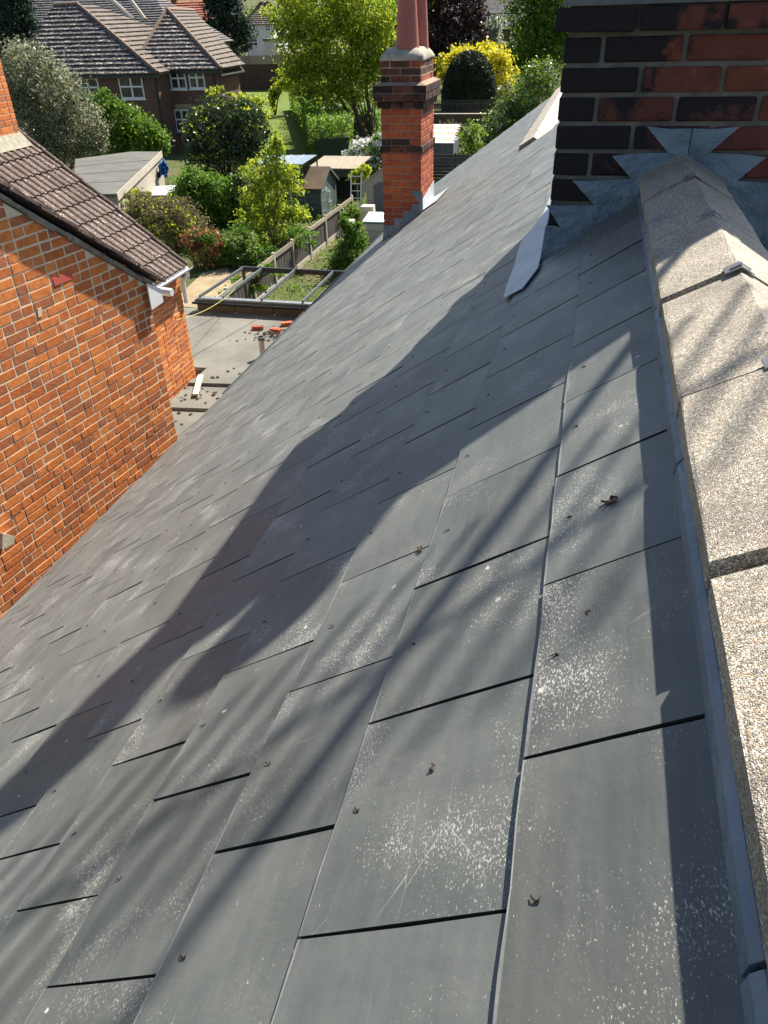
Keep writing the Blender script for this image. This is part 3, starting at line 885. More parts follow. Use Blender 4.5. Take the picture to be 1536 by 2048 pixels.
stack(bs, SX0 + 0.006, SX1 - 0.006, SY0 + 0.006, SY1 - 0.006, -0.145, 3, 0.074, 0.232, None, half0=1, joint=0.008, matfn=lambda k: M['brick_dark'] if random.random() < 0.75 else M['brick_small'], sides='FR')
bs.build(small, 170)
g = Geo(); N1 = 12
a0 = [(SX0 - 0.005, SY0 - 0.005), (SX1 + 0.005, SY0 - 0.005), (SX1 + 0.005, SY1 + 0.005), (SX0 - 0.005, SY1 + 0.005)]
cxs, cys = (SX0 + SX1) / 2, (SY0 + SY1) / 2
rg = random.Random(3); rings = []
for t_, zz in ((0.0, 0.073), (0.0, 0.095), (0.10, 0.145), (0.28, 0.185), (0.5, 0.20)):
    ring = []
    for q in range(4):
        A, B = a0[q], a0[(q + 1) % 4]
        for i in range(5):
            f_ = i / 5; x = A[0] + (B[0] - A[0]) * f_; y_ = A[1] + (B[1] - A[1]) * f_
            jit = rg.gauss(0, 0.006)
            ring.append((x + (cxs - x) * t_ + jit, y_ + (cys - y_) * t_ + jit, zz + rg.gauss(0, 0.005)))
    rings.append(ring)
for ring in rings: g.v += ring
nr = 20
for i in range(len(rings) - 1):
    for k in range(nr): g.f.append((i * nr + k, i * nr + (k + 1) % nr, (i + 1) * nr + (k + 1) % nr, (i + 1) * nr + k))
g.f.append(tuple(range((len(rings) - 1) * nr, len(rings) * nr)))
g.obj('flaunching', M['flaunching'], small, smooth=True)
p1 = at_y(815, 103, SY0 + 0.22); p2 = at_y(838, 97, SY1 - 0.20)
pot(small, p1[0], SY0 + 0.22, 0.17, 0.135, 0.100, 0.72)
pot(small, p2[0], SY1 - 0.20, 0.17, 0.115, 0.085, 0.80)
# stepped lead soakers on the shaded face, tray behind
g = Geo(); yq = SY0 - 0.004
st = [(765, 484), (826, 437), (846, 424), (846, 412), (843, 408), (824, 408), (825, 422), (806, 422), (807, 436), (788, 436), (790, 450), (768, 450)]
g.slab([at_y(*q, yq) for q in st], (0, -0.004, 0)); g.obj('lead_flashing', M['lead'], small)
g = Geo(); g.slab([at_y(*q, yq - 0.001) for q in [(821, 381), (845, 383), (846, 414), (842, 411)]], (0, -0.004, 0)); g.obj('lead_corner', M['lead'], small)
g = Geo()
zr = SX1 * TP
g.slab([(SX1 + 0.003, SY0 - 0.01, zr), (SX1 + 0.003, SY1 + 0.02, zr), (SX1 + 0.003, SY1 + 0.02, zr + 0.26), (SX1 + 0.003, SY0 - 0.01, zr + 0.16)], (0.004, 0, 0))
g.slab([(SX1, SY0 - 0.02, zr + 0.045), (SX1 + 0.20, SY0 - 0.02, zr + 0.175), (SX1 + 0.20, SY1 + 0.05, zr + 0.175), (SX1, SY1 + 0.05, zr + 0.045)], (0, 0, 0.004))
g.obj('back_gutter', M['lead_pale'], small)

# ------------------------------------------------------------------ neighbour's house on the left
WA = math.radians(7.85)
WD = np.array((math.sin(WA), math.cos(WA), 0.0)); WN = np.array((math.cos(WA), -math.sin(WA), 0.0)); UZ = np.array((0, 0, 1.0))
WC = -5.05
def wall_pt(u, z, off=0.0): return WD * u + WN * (WC + off) + UZ * z
def on_wall(px, py, off=0.0): return on_plane(px, py, WN, WN * (WC + off))
U_END = 5.79
nb = thing('neighbour_house', 'orange brick house on the left with a brown tiled roof', 'house', wall_pt(3.0, GROUND, -2.5))
VS = (-1.573 + 0.467) / (5.913 - 4.395)                  # fall of the verge along the wall
def verge_z(u): return -0.467 + (u - 4.395) * VS
def top_z(u): return -0.535 + (u - 4.359) * (-1.60 + 0.535) / (5.826 - 4.359)
U0 = 1.9
g = Geo()
poly = [wall_pt(U0, GROUND - 0.2), wall_pt(U_END - 0.008, GROUND - 0.2), wall_pt(U_END - 0.008, top_z(U_END)), wall_pt(U0, top_z(U0))]
g.slab([p - WN * 0.0014 for p in poly], -WN * 5.5)
gable = g.obj('gable_wall', M['mortar'], nb)
bs = BrickSet()
PW, HD, ST = 0.0805, 0.118, 0.232
z = GROUND + 36 * PW; row = 0
z = -4.45
while z < 1.3:
    seq = random.choice(((0, 1), (0, 1), (0, 0, 1), (1, 0), (0, 1, 1)))       # irregular bond of stretchers and headers
    u = U_END - (0.0 if row % 2 else ST * 0.5); k = row
    lead = random.choice((0.0, 0.0, 0.75, 0.5))
    if lead and z + PW * 0.5 < top_z(u - lead * ST / 2):
        bs.add(wall_pt(u - lead * ST / 2, z + PW / 2, -0.049), (lead * ST - 0.0125, 0.1, PW - 0.013), math.pi / 2 - WA, M['brick_wall'])
        u -= lead * ST
    if not row % 2 and z + PW < top_z(U_END) + 0.03:
        bs.add(wall_pt(U_END - ST * 0.25, z + PW / 2, -0.05), (ST * 0.5 - 0.012, 0.1, PW - 0.013), WA + math.pi / 2 - 2 * WA, M['brick_wall'])
    while u > U0 + 0.3:
        l = (ST, HD)[seq[k % len(seq)]]; k += 1
        uc = u - l / 2
        if z + PW * 0.5 < top_z(uc):
            bs.add(wall_pt(uc, z + PW / 2, -0.05 + abs(random.gauss(0, 0.0016))), (l - 0.0095, 0.1, PW - random.uniform(0.0085, 0.0120)), math.pi / 2 - WA, M['brick_wall'])
        u -= l
    z += PW; row += 1
bs.build(gable, 250)
put('brick', brick_mesh(0.222, 0.1, 0.068, M['pink_brick'], 1), gable, Matrix.Translation(Vector(on_wall(125, 557, 0.0) - WN * 0.044)) @ Matrix.Rotation(math.pi / 2 - WA, 4, 'Z'))
# raking mortar under the verge, verge tiles, overhang
g = Geo(); rg = random.Random(9)
for i in range(34):
    ua, ub = U0 + i * (U_END + 0.05 - U0) / 34, U0 + (i + 1) * (U_END + 0.05 - U0) / 34
    for q in range(1):
        o1, o2 = 0.018 + rg.uniform(0, 0.016), -0.05
        d1, d2 = rg.uniform(-0.012, 0.014), rg.uniform(0.04, 0.055)
        g.hexa([wall_pt(ua, top_z(ua) - d1, o2), wall_pt(ub, top_z(ub) - d1, o2), wall_pt(ub, top_z(ub) - d1 * 0.8, o1 * 0.6), wall_pt(ua, top_z(ua) - d1, o1 * 0.6)],
               [wall_pt(ua, top_z(ua) + d2, o2), wall_pt(ub, top_z(ub) + d2, o2), wall_pt(ub, top_z(ub) + d2, o1), wall_pt(ua, top_z(ua) + d2, o1)])
g.obj('verge_mortar', M['verge_mortar'], nb)
g = Geo()
ov = 0.075
g.slab([wall_pt(U0, verge_z(U0) + 0.0, -0.02), wall_pt(U_END + 0.16, verge_z(U_END + 0.16) + 0.0, -0.02), wall_pt(U_END + 0.16, verge_z(U_END + 0.16), -5.4), wall_pt(U0, verge_z(U0), -5.4)], (0, 0, 0.03))
main_roof = g.obj('roof', M['deck'], nb)
# tiles of the front roof end in a stepped verge
g = Geo(); u = U_END + 0.19; k = 0
prof = []
while u > U0 + 0.4:
    ua, ub = u - 0.36, u
    o = ov + rg.uniform(-0.008, 0.010)
    g_ = Geo()
    g_.hexa([wall_pt(ua, verge_z(ua) + 0.002, -1.6), wall_pt(ub, verge_z(ub) + 0.024, -1.6), wall_pt(ub, verge_z(ub) + 0.024, o), wall_pt(ua + 0.02, verge_z(ua + 0.02) + 0.006, o)],
            [wall_pt(ua, verge_z(ua) + 0.040, -1.6), wall_pt(ub, verge_z(ub) + 0.060, -1.6), wall_pt(ub - 0.004, verge_z(ub) + 0.058, o), wall_pt(ua + 0.02, verge_z(ua + 0.02) + 0.040, o)])
    g_.obj('verge_tile', M['tile'], main_roof)
    u -= 0.245; k += 1
# boxed eaves end: pale board, gutter end
bd = [(294, 567), (322, 577), (327, 604), (304, 620)]
g = Geo(); g.slab([on_wall(*q, 0.06) for q in bd], -WN * 0.012); g.obj('eaves_box', M['upvc'], nb)
g = Geo(); c = on_wall(344, 585, 0.02)
g.lathe((0, 0, 0), [(0.001, 0), (0.036, 0.0), (0.04, 0.008), (0.04, 0.16), (0.033, 0.16), (0.033, 0.012)], 16)
Mx = Matrix.Translation(Vector(c)) @ Matrix.Rotation(-WA, 4, 'Z') @ Matrix.Rotation(-math.pi / 2, 4, 'Y')
g.v = [tuple(Mx @ Vector(p)) for p in g.v]; g.obj('gutter', M['white_gutter'], nb)

# rear wing of the neighbour: lower roof that falls towards us
OP = math.radians(38.0); OC, OS = math.cos(OP), math.sin(OP)
OX, OZ, OY1, OY0 = -6.43, -2.80, 11.20, 7.0
OD, ON = Vector((OC, 0, -OS)), Vector((OS, 0, OC))
g = Geo()
ph = 3.55
ridge_x, ridge_z = OX - ph * OC, OZ + ph * OS
g.slab([(OX - 0.12, OY0, GROUND - 0.2), (OX - 0.12, OY0, OZ - 0.02), (ridge_x, OY0, ridge_z - 0.1), (2 * ridge_x - OX + 0.12, OY0, OZ - 0.02), (2 * ridge_x - OX + 0.12, OY0, GROUND - 0.2)], (0, OY1 - 0.06 - OY0, 0))
wing = g.obj('rear_wing_wall', M['mortar'], nb)
bs = BrickSet()
z = -5.9; row = 0
while z < OZ - 0.12:
    y = OY1 - 0.05 - (0.0 if row % 2 else 0.116)
    if not row % 2: bs.add((OX - 0.12 - 0.044, OY1 - 0.05 - 0.058, z + PW / 2), (0.1, 0.104, PW - 0.013), 0, M['brick_wall'])
    k = row
    while y > OY1 - 2.2:
        l = (ST, HD)[k % 2]; k += 1
        bs.add((OX - 0.12 - 0.044 + random.gauss(0, 0.002), y - l / 2, z + PW / 2), (0.1, l - 0.012, PW - 0.013), 0, M['brick_wall'])
        y -= l
    z += PW; row += 1
bs.build(wing, 70)
g = Geo()
a = Vector((OX, OY0, OZ)) ; b = a - OD * ph
g.slab([a, b, b + Vector((0, OY1 - OY0, 0)), a + Vector((0, OY1 - OY0, 0))], -np.array(ON) * 0.04)
a2 = Vector((2 * ridge_x - OX, OY0, OZ))
g.slab([b, a2, a2 + Vector((0, OY1 - OY0, 0)), b + Vector((0, OY1 - OY0, 0))], (0, 0, -0.05))
wroof = g.obj('rear_wing_roof', M['deck'], nb)
# interlocking tile with three rolls
TW, TG = 0.30, 0.335
g = Geo(); nx = 19
def roll(y):
    t_ = (y / 0.15) % 1.0
    return 0.026 * math.sqrt(max(0.0, 1 - ((t_ - 0.45) / 0.34) ** 2)) if abs(t_ - 0.45) < 0.34 else 0.0
for row in range(2):
    for i in range(nx):
        y = TW * i / (nx - 1); hgt = roll(y)
        g.v.append(((-0.40, 0.0)[row], y, hgt + (0.0, 0.014)[row])); g.v.append(((-0.40, 0.0)[row], y, (hgt if row else 0) + (-0.012, 0.001)[row]))
W2 = nx * 2
for i in range(nx - 1):
    a_ = 2 * i
    g.f.append((a_, a_ + W2, a_ + W2 + 2, a_ + 2)); g.f.append((a_ + W2, a_ + W2 + 1, a_ + W2 + 3, a_ + W2 + 2)); g.f.append((a_ + 1, a_ + 3, a_ + W2 + 3, a_ + W2 + 1))
g.f.append((0, 1, W2 + 1, W2)); g.f.append((W2 - 2, 2 * W2 - 2, 2 * W2 - 1, W2 - 1))
tile_mesh = g.mesh('roof_tile', M['tile'])
rg = random.Random(21)
for r_ in range(11):
    if r_ * TG > ph: break
    for c_ in range(12):
        y = OY1 - (c_ + 1) * TW
        o = Vector((OX, y, OZ)) - OD * (r_ * TG - 0.02) + ON * (0.014 + rg.uniform(0, 0.004))
        x_ax = (OD + ON * 0.04).normalized(); z_ax = (ON - OD * 0.04).normalized(); y_ax = z_ax.cross(x_ax)
        mw = Matrix(((x_ax.x, y_ax.x, z_ax.x, o.x), (x_ax.y, y_ax.y, z_ax.y, o.y), (x_ax.z, y_ax.z, z_ax.z, o.z), (0, 0, 0, 1)))
        put('roof_tile', tile_mesh, wroof, mw @ Matrix.Rotation(rg.gauss(0, 0.006), 4, 'Z'))
g = Geo()                                  # raised far verge, tile by tile
for r_ in range(10):
    p = Vector((OX, OY1, OZ)) - OD * (r_ * TG - 0.025) + ON * 0.03
    q = p - OD * 0.37
    g_ = Geo(); g_.tube([p + Vector((0, 0.015, 0.012)), q + Vector((0, 0.015, -0.004))], 0.034, 8); g_.obj('verge_cap', M['tile'], wroof)
g = Geo(); g.lathe((0, 0, 0), [(0.052, 0), (0.052, 1.9), (0.045, 1.9), (0.045, 0.0)], 18)
Mx = Matrix.Translation((OX + 0.055, OY1 - 1.8, OZ - 0.055)) @ Matrix.Rotation(-math.pi / 2, 4, 'X')
vs = [Mx @ Vector(p) for p in g.v]
keep = [tuple(p) for p in vs]
g2 = Geo()
prof = [(0.055 * math.cos(a), 0.055 * math.sin(a)) for a in np.linspace(math.pi, 2 * math.pi, 9)]
prof += [(x * 0.88, z * 0.88) for x, z in prof[::-1]]
g2.slab([(OX + 0.055 + x, OY1 - 1.8, OZ - 0.02 + z) for x, z in prof], (0, 1.86, 0))
g2.obj('gutter', M['white_gutter'], wroof)
Geo().tube([(OX + 0.055, OY1 - 0.06, OZ - 0.07), (OX + 0.05, OY1 - 0.06, OZ - 0.14), (OX - 0.06, OY1 - 0.04, OZ - 0.24), (OX - 0.07, OY1 - 0.03, OZ - 0.6)], 0.036, 10).obj('downpipe', M['white_gutter'], wroof)
# chimney on that wing
NX0, NX1, NY0, NY1 = -9.25, -8.72, 10.15, 11.02
g = Geo(); g.box((NX0 + 0.008, NY0 + 0.008, -1.4), (NX1 - 0.008, NY1 - 0.008, 1.35))
nch = g.obj('chimney', M['mortar'], nb)
bs = BrickSet()
stack(bs, NX0, NX1, NY0, NY1, -1.3, 26, PW, ST, M['brick_wall'], sides='FR', joint=0.013,
      matfn=lambda k: M['brick_wall'] if k < 18 else random.choice((M['brick_wall'], M['brick_dark'])))
for k in range(4):
    o_ = 0.03 * (k + 1)
    stack(bs, NX0 - o_, NX1 + o_, NY0 - o_, NY1 + o_, 0.79 + k * PW, 1, PW, ST, M['brick_dark'], half0=k, sides='', D=0.13)
bs.build(nch, 60)
g = Geo()
zb_ = OZ + (OX - NX1) / OC * OS + 0.03
g.hexa([(NX0 - 0.1, NY0 - 0.1, zb_ + 0.35), (NX1 + 0.10, NY0 - 0.10, zb_ - 0.05), (NX1 + 0.10, NY1 + 0.10, zb_ - 0.05), (NX0 - 0.1, NY1 + 0.1, zb_ + 0.35)],
       [(NX0 + 0.0, NY0 - 0.01, zb_ + 0.6), (NX1 + 0.01, NY0 - 0.02, zb_ + 0.13), (NX1 + 0.01, NY1 + 0.02, zb_ + 0.13), (NX0 + 0.0, NY1 + 0.01, zb_ + 0.6)])
g.obj('cement_fillet', M['flaunching'], nch)
# wires, ledge and vent plug low on the wall
def wp(px, py, o): return on_plane(px, py, (1, 0, 0), (OX - 0.10 + o, 0, 0))
Geo().tube([wp(338, 836, 0.01), wp(360, 818, 0.02), wp(384, 797, 0.02), wp(386, 806, 0.02), wp(372, 822, 0.02)], 0.012, 6).obj('cable', M['black_plastic'], nb)
Geo().tube([wp(352, 842, 0.02), wp(366, 832, 0.02), wp(378, 824, 0.02), wp(383, 830, 0.02), wp(388, 850, 0.02)], 0.016, 6).obj('cable', M['black_plastic'], nb)
g = Geo(); g.slab([wp(343, 854, 0.0), wp(379, 826, 0.0), wp(379, 822, 0.0), wp(343, 850, 0.0)], (0.09, 0, 0)); g.obj('ledge', M['concrete'], nb)
g = Geo(); c = on_wall(4, 1078, 0.0)
g.slab([on_wall(-14, 1062, 0.004), on_wall(12, 1068, 0.004), on_wall(9, 1082, 0.004), on_wall(-14, 1094, 0.004)], WN * 0.10); g.obj('wall_bracket', M['blockwork'], nb)
g = Geo(); g.slab([on_wall(74, 618, 0.0), on_wall(82, 615, 0.0), on_wall(83, 632, 0.0), on_wall(76, 635, 0.0)], WN * 0.006); g.obj('mortar_plug', M['mortar'], nb)

# ------------------------------------------------------------------ ground
g = Geo()
NG = 60
g.add([(-400, -30, GROUND), (400, -30, GROUND), (400, 900, GROUND), (-400, 900, GROUND)], [(0, 1, 2, 3)])
tag(g.obj('ground', M['ground']), kind='structure')
def sheet(name, pxs, dz, mat):
    g_ = Geo(); g_.add([tuple(at_z(*q, GROUND + dz)) for q in pxs], [tuple(range(len(pxs)))][::-1])
    return tag(g_.obj(name, mat), kind='structure')
sheet('lawn', [(500, 345), (625, 345), (607, 255), (597, 200), (585, 176), (490, 176), (505, 250)], 0.004, M['lawn'])
sheet('path', [(340, 610), (430, 620), (470, 570), (455, 535), (405, 545)], 0.004, M['sand'])
# wooded rise closing the view
g = Geo(); n = 40
for j, (yy, zz) in enumerate(((230, GROUND - 0.5), (300, 2.0), (420, 9.0), (700, 12.0))):
    for i in range(n + 1):
        x = -420 + 700 * i / n
        g.v.append((x, yy + 12 * math.sin(i * 1.3), zz + (1.5 * math.sin(i * 0.9 + j) if j else 0)))
for j in range(3):
    for i in range(n): g.f.append((j * (n + 1) + i, j * (n + 1) + i + 1, (j + 1) * (n + 1) + i + 1, (j + 1) * (n + 1) + i))
tag(g.obj('hills', M['leaf_green'] if False else M['ground']), kind='structure')

# ------------------------------------------------------------------ flat-roofed extension beside the wall
FZ = -4.60
ext = thing('flat_roof_extension', 'single-storey extension with grey felt flat roof behind the slate eaves', 'extension', (-5.5, 11.8, GROUND))
g = Geo()
g.slab([(-6.36, 8.6, GROUND), (Xe - 0.0, 8.6, GROUND), (Xe - 0.0, 13.9, GROUND), (-9.2, 13.9, GROUND), (-9.2, 11.35, GROUND), (-6.36, 11.35, GROUND)], (0, 0, FZ - GROUND - 0.06))
g.obj('wall', M['house_brick'], ext)
g = Geo()
g.slab([(-6.40, 8.5, FZ - 0.06), (Xe + 0.02, 8.5, FZ - 0.06), (Xe + 0.02, 14.26, FZ - 0.06), (-9.3, 14.26, FZ - 0.06), (-9.3, 11.3, FZ - 0.06), (-6.40, 11.3, FZ - 0.06)], (0, 0, 0.06))
fro = g.obj('roof', M['felt'], ext)
for (xa, xb) in ((-7.9, -7.86), (-6.98, -6.95), (-5.75, -5.71), (-4.75, -4.72)):
    g = Geo(); y0 = 11.4 if xa < -6.4 else 8.6
    g.slab([(xa, y0, FZ + 0.002), (xb, y0, FZ + 0.002), (xb + 0.5, 13.9, FZ + 0.002), (xa + 0.5, 13.9, FZ + 0.002)], (0, 0, 0.008)); g.obj('felt_lap', M['felt'], fro)
g = Geo(); g.slab([(-6.38, 10.55, FZ + 0.002), (-4.6, 10.75, FZ + 0.002), (-4.6, 10.95, FZ + 0.002), (-6.38, 10.72, FZ + 0.002)], (0, 0, 0.05)); g.obj('felt_kerb', M['felt'], fro)
g = Geo(); g.slab([(-6.38, 9.6, FZ + 0.002), (-4.6, 9.8, FZ + 0.002), (-4.6, 9.95, FZ + 0.002), (-6.38, 9.76, FZ + 0.002)], (0, 0, 0.05)); g.obj('felt_kerb', M['felt'], fro)
# vent pipe
pb = at_z(527, 714, FZ)
vp_ = thing('vent_pipe', 'short grey plastic vent pipe standing on the flat felt roof', 'pipe', pb)
Geo().tube([tuple(pb), (pb[0], pb[1], FZ + 0.33)], 0.055, 16).obj('pipe', M['plastic_beige'], vp_)
Geo().lathe((pb[0], pb[1], FZ + 0.32), [(0.056, 0.0), (0.066, 0.002), (0.066, 0.06), (0.05, 0.065), (0.048, 0.0)], 16).obj('collar', M['grey_metal'], vp_)
# loose bricks and rubble
for i, (q, rz, lab) in enumerate((((516, 659), 0.2, 'loose brick lying nearest the neighbour on the flat roof'), ((552, 664), -0.1, 'loose brick beside the rubble heap on the flat roof'),
                                  ((574, 651), 0.5, 'loose brick half hidden by the slate roof edge'))):
    p = at_z(*q, FZ)
    o = put('loose_brick', brick_mesh(0.22, 0.105, 0.07, M['brick_small'], i), None, Matrix.Translation((p[0], p[1], FZ + 0.037)) @ Matrix.Rotation(rz, 4, 'Z'))
    tag(o, lab, 'brick', 'loose bricks on the flat roof')
g = Geo(); rg = random.Random(4)
c0 = at_z(545, 672, FZ)
for i in range(130):
    a, r_ = rg.uniform(0, 6.28), abs(rg.gauss(0, 0.28)); s = rg.uniform(0.006, 0.024)
    x, y = c0[0] + r_ * math.cos(a) * 1.1, c0[1] + r_ * math.sin(a) * 0.8; z = FZ + s * 0.3 + max(0, 0.05 - r_ * 0.15)
    Mx = Matrix.Translation((x, y, z)) @ Matrix.Rotation(rg.uniform(0, 6), 4, 'Z') @ Matrix.Rotation(rg.uniform(-.5, .5), 4, 'X')
    g.box((-s, -s * 0.7, -s * 0.5), (s, s * 0.7, s * 0.5), Mx)
tag(g.obj('rubble', M['soil']), 'dark crumbs of soil and broken brick on the flat roof', 'rubble', kind='stuff')
g = Geo(); c1 = at_z(425, 790, FZ)
for i in range(90):
    s = rg.uniform(0.006, 0.028); x, y = c1[0] + rg.gauss(0, 0.35), c1[1] + rg.gauss(0, 0.5)
    Mx = Matrix.Translation((x, y, FZ + s * 0.3)) @ Matrix.Rotation(rg.uniform(0, 6), 4, 'Z')
    g.box((-s, -s * 0.7, -s * 0.4), (s, s * 0.7, s * 0.4), Mx)
tag(g.obj('moss_litter', M['soil']), 'brown moss and litter at the near end of the flat roof', 'litter', kind='stuff')
pa, pb_ = at_z(391, 791, FZ + 0.04), at_z(402, 752, FZ + 0.10)
g = Geo(); dv = Vector(pb_ - pa).normalized(); sd_ = Vector((-dv.y, dv.x, 0)).normalized() * 0.045
g.slab([Vector(pa) - sd_, Vector(pa) + sd_, Vector(pb_) + sd_, Vector(pb_) - sd_], (0, 0, 0.03))
o = g.obj('plank', M['plank']); tag(o, 'pale timber offcut leaning at the corner of the flat roof', 'plank')

# ------------------------------------------------------------------ bare lean-to frame beyond the flat roof
fr = thing('lean_to_frame', 'dark metal lean-to frame with open bars beyond the flat roof', 'frame', (-6.5, 16.0, GROUND))
GZ = FZ + 0.24
y0 = 14.1; x0, x1, y1 = at_z(385, 606, GZ)[0] - 0.05, Xe - 0.6, at_z(560, 544, GZ)[1]
g2 = Geo()
prof = [(0.075 * math.cos(a), 0.075 * math.sin(a)) for a in np.linspace(math.pi, 2 * math.pi, 9)] + [(0.064 * math.cos(a), 0.064 * math.sin(a)) for a in np.linspace(2 * math.pi, math.pi, 9)]
g2.slab([(x0 - 0.03, y0 + x - 0.02, GZ - 0.01 + z) for x, z in prof], (x1 - x0 + 0.03, 0, 0)); g2.obj('gutter', M['black_plastic'], fr)
g = Geo(); g.box((x0, y0 + 0.07, GZ - 0.03), (x1, y0 + 0.19, GZ + 0.02)); g.obj('wall_plate', M['steel'], fr)
for k in range(5):
    xa_ = x0 + 0.05 + k * (x1 - x0) / 5
    g = Geo(); g.box((xa_, y0 - 0.02, FZ + 0.02), (xa_ + (x1 - x0) / 5 - 0.02, y0 + 0.06, GZ - 0.09)); g.obj('fascia', M['bark'], fr)
for k in range(6):
    xg = x0 + 0.4 + k * 0.65
    g = Geo(); g.box((xg, y0 - 0.10, GZ - 0.10), (xg + 0.025, y0 - 0.092, GZ + 0.0)); g.obj('gutter_bracket', M['black_plastic'], fr)
bars = [((388, 606), (485, 541)), ((432, 611), (524, 542)), ((512, 614), (590, 545)), ((592, 622), (666, 549))]
ze = GZ + 0.0
for a, b in bars:
    A, B = at_z(*a, GZ), at_z(*b, GZ)
    g = Geo(); g.slab([(A[0] - 0.022, y0 + 0.10, GZ + 0.02), (A[0] + 0.022, y0 + 0.10, GZ + 0.02), (B[0] + 0.022, y1, GZ + 0.02), (B[0] - 0.022, y1, GZ + 0.02)], (0, 0, 0.055)); g.obj('rafter', M['grey_metal'], fr)
A, B = at_z(484, 541, GZ), at_z(690, 549, GZ)
g = Geo(); g.box((A[0] - 0.04, y1 + 0.001, GZ - 0.03), (x1, y1 + 0.06, GZ + 0.08)); g.obj('end_beam', M['black_plastic'], fr)
for xx in (A[0] - 0.02, x1 - 0.1):
    g = Geo(); g.box((xx, y1 + 0.003, GROUND), (xx + 0.06, y1 + 0.058, GZ - 0.031)); g.obj('post', M['black_plastic'], fr)
# yellow cord from the wall to the frame
P0, P1 = Vector(wp(352, 640, 0.05)), Vector(at_z(470, 578, FZ + 0.35))
pts = [P0.lerp(P1, t_) + Vector((0, 0, -0.10 * 4 * t_ * (1 - t_))) for t_ in np.linspace(0, 1, 9)]
tag(Geo().tube(pts, 0.005, 5).obj('cord', M['cord']), 'thin yellow cord strung past the neighbour corner', 'cord')

# ------------------------------------------------------------------ garden fence with concrete posts
FX = -10.42
fence = thing('garden_fence', 'dark boarded fence with pale concrete posts running away down the garden', 'fence', (FX, 26, GROUND))
ys = [18.6, 20.6, 22.6, 24.5, 26.35, 28.25, 30.25, 32.2, 34.15]
FT = -6.26
for y in ys:
    g = Geo(); g.box((FX - 0.05, y - 0.055, GROUND), (FX + 0.05, y + 0.055, FT + 0.07)); g.obj('post', M['concrete'], fence)
rg = random.Random(2)
for a, b in zip(ys[:-1], ys[1:]):
    a, b = a + 0.058, b - 0.058
    g = Geo(); g.box((FX - 0.022, a, GROUND), (FX + 0.022, b, GROUND + 0.20)); g.obj('gravel_board', M['concrete'], fence)
    g = Geo(); g.box((FX + 0.008, a, FT - 0.13), (FX + 0.048, b, FT + 0.02)); g.obj('top_rail', M['fence_light'], fence)
    n = 13; w = (b - a) / n
    g = Geo(); g.box((FX - 0.02, a, FT), (FX - 0.002, a + w - 0.008, FT + 0.001)); 
    for i in range(n):
        h = FT - rg.uniform(0.0, 0.03); x = FX - 0.012 + (i % 2) * 0.008
        g = Geo(); g.box((x - 0.006, a + i * w, GROUND + 0.205), (x + 0.006, a + (i + 1) * w - 0.006, h - 0.001)); g.obj('board', M['fence_wood'], fence)

# ------------------------------------------------------------------ sheds
gs = thing('green_shed', 'dark green timber shed with brown felt roof and white window', 'shed', (-13.9, 36.0, GROUND))
X0, X1, Y0, Y1, ZE, ZR = -15.7, -12.15, 35.0, 37.4, -6.07, -5.40
g = Geo(); e = 0.02
g.box((X0 + e, Y0 + e, GROUND), (X1 - e, Y1 - e, ZE)); g.slab([(X1 - e, Y0 + e, ZE), (X1 - e, Y1 - e, ZE), (X1 - e, (Y0 + Y1) / 2, ZR - 0.03)], (X0 - X1 + 2 * e, 0, 0)); g.obj('wall', M['shed_green'], gs)
nb_ = 10; hh = (ZE - GROUND) / nb_
for i in range(nb_):
    z = GROUND + i * hh
    g = Geo(); g.hexa([(X0, Y0 - 0.008, z), (X1, Y0 - 0.008, z), (X1, Y0 + e, z), (X0, Y0 + e, z)], [(X0, Y0 + 0.006, z + hh - 0.004), (X1, Y0 + 0.006, z + hh - 0.004), (X1, Y0 + e, z + hh - 0.004), (X0, Y0 + e, z + hh - 0.004)]); g.obj('board', M['shed_green'], gs)
for i in range(12):
    y = Y0 + i * (Y1 - Y0) / 12; w = (Y1 - Y0) / 12; zt = ZE + (ZR - ZE) * (1 - abs((y + w / 2) - (Y0 + Y1) / 2) / ((Y1 - Y0) / 2)) - 0.04
    g = Geo(); g.box((X1 - e, y + 0.003, GROUND), (X1 + 0.004, y + w - 0.003, zt)); g.obj('board', M['shed_green'], gs)
ym = (Y0 + Y1) / 2
for s in (-1, 1):
    yo = Y0 - 0.12 if s < 0 else Y1 + 0.12; zo = ZE - 0.07
    g = Geo(); g.slab([(X0 - 0.1, ym, ZR), (X1 + 0.12, ym, ZR), (X1 + 0.12, yo, zo), (X0 - 0.1, yo, zo)], (0, 0, 0.035)); g.obj('roof', M['shed_felt'], gs)
    g = Geo(); g.slab([(X1 + 0.121, ym, ZR + 0.035), (X1 + 0.121, yo, zo + 0.035), (X1 + 0.121, yo, zo - 0.07), (X1 + 0.121, ym, ZR - 0.08)], (0.02, 0, 0)); g.obj('bargeboard', M['shed_green'], gs)
wx0, wx1, wz0, wz1 = -14.75, -13.55, -7.0, -6.25
wdw = Geo().box((wx0 + 0.06, Y0 - 0.018, wz0 + 0.06), (wx1 - 0.06, Y0 - 0.012, wz1 - 0.06)).obj('window', M['glass'], gs)
for lo, hi in (((wx0, wz0), (wx0 + 0.07, wz1)), ((wx1 - 0.07, wz0), (wx1, wz1)), ((wx0 + 0.07, wz0), (wx1 - 0.07, wz0 + 0.07)), ((wx0 + 0.07, wz1 - 0.07), (wx1 - 0.07, wz1))):
    g = Geo(); g.box((lo[0], Y0 - 0.035, lo[1]), (hi[0], Y0 - 0.009, hi[1])); g.obj('frame', M['upvc'], wdw)

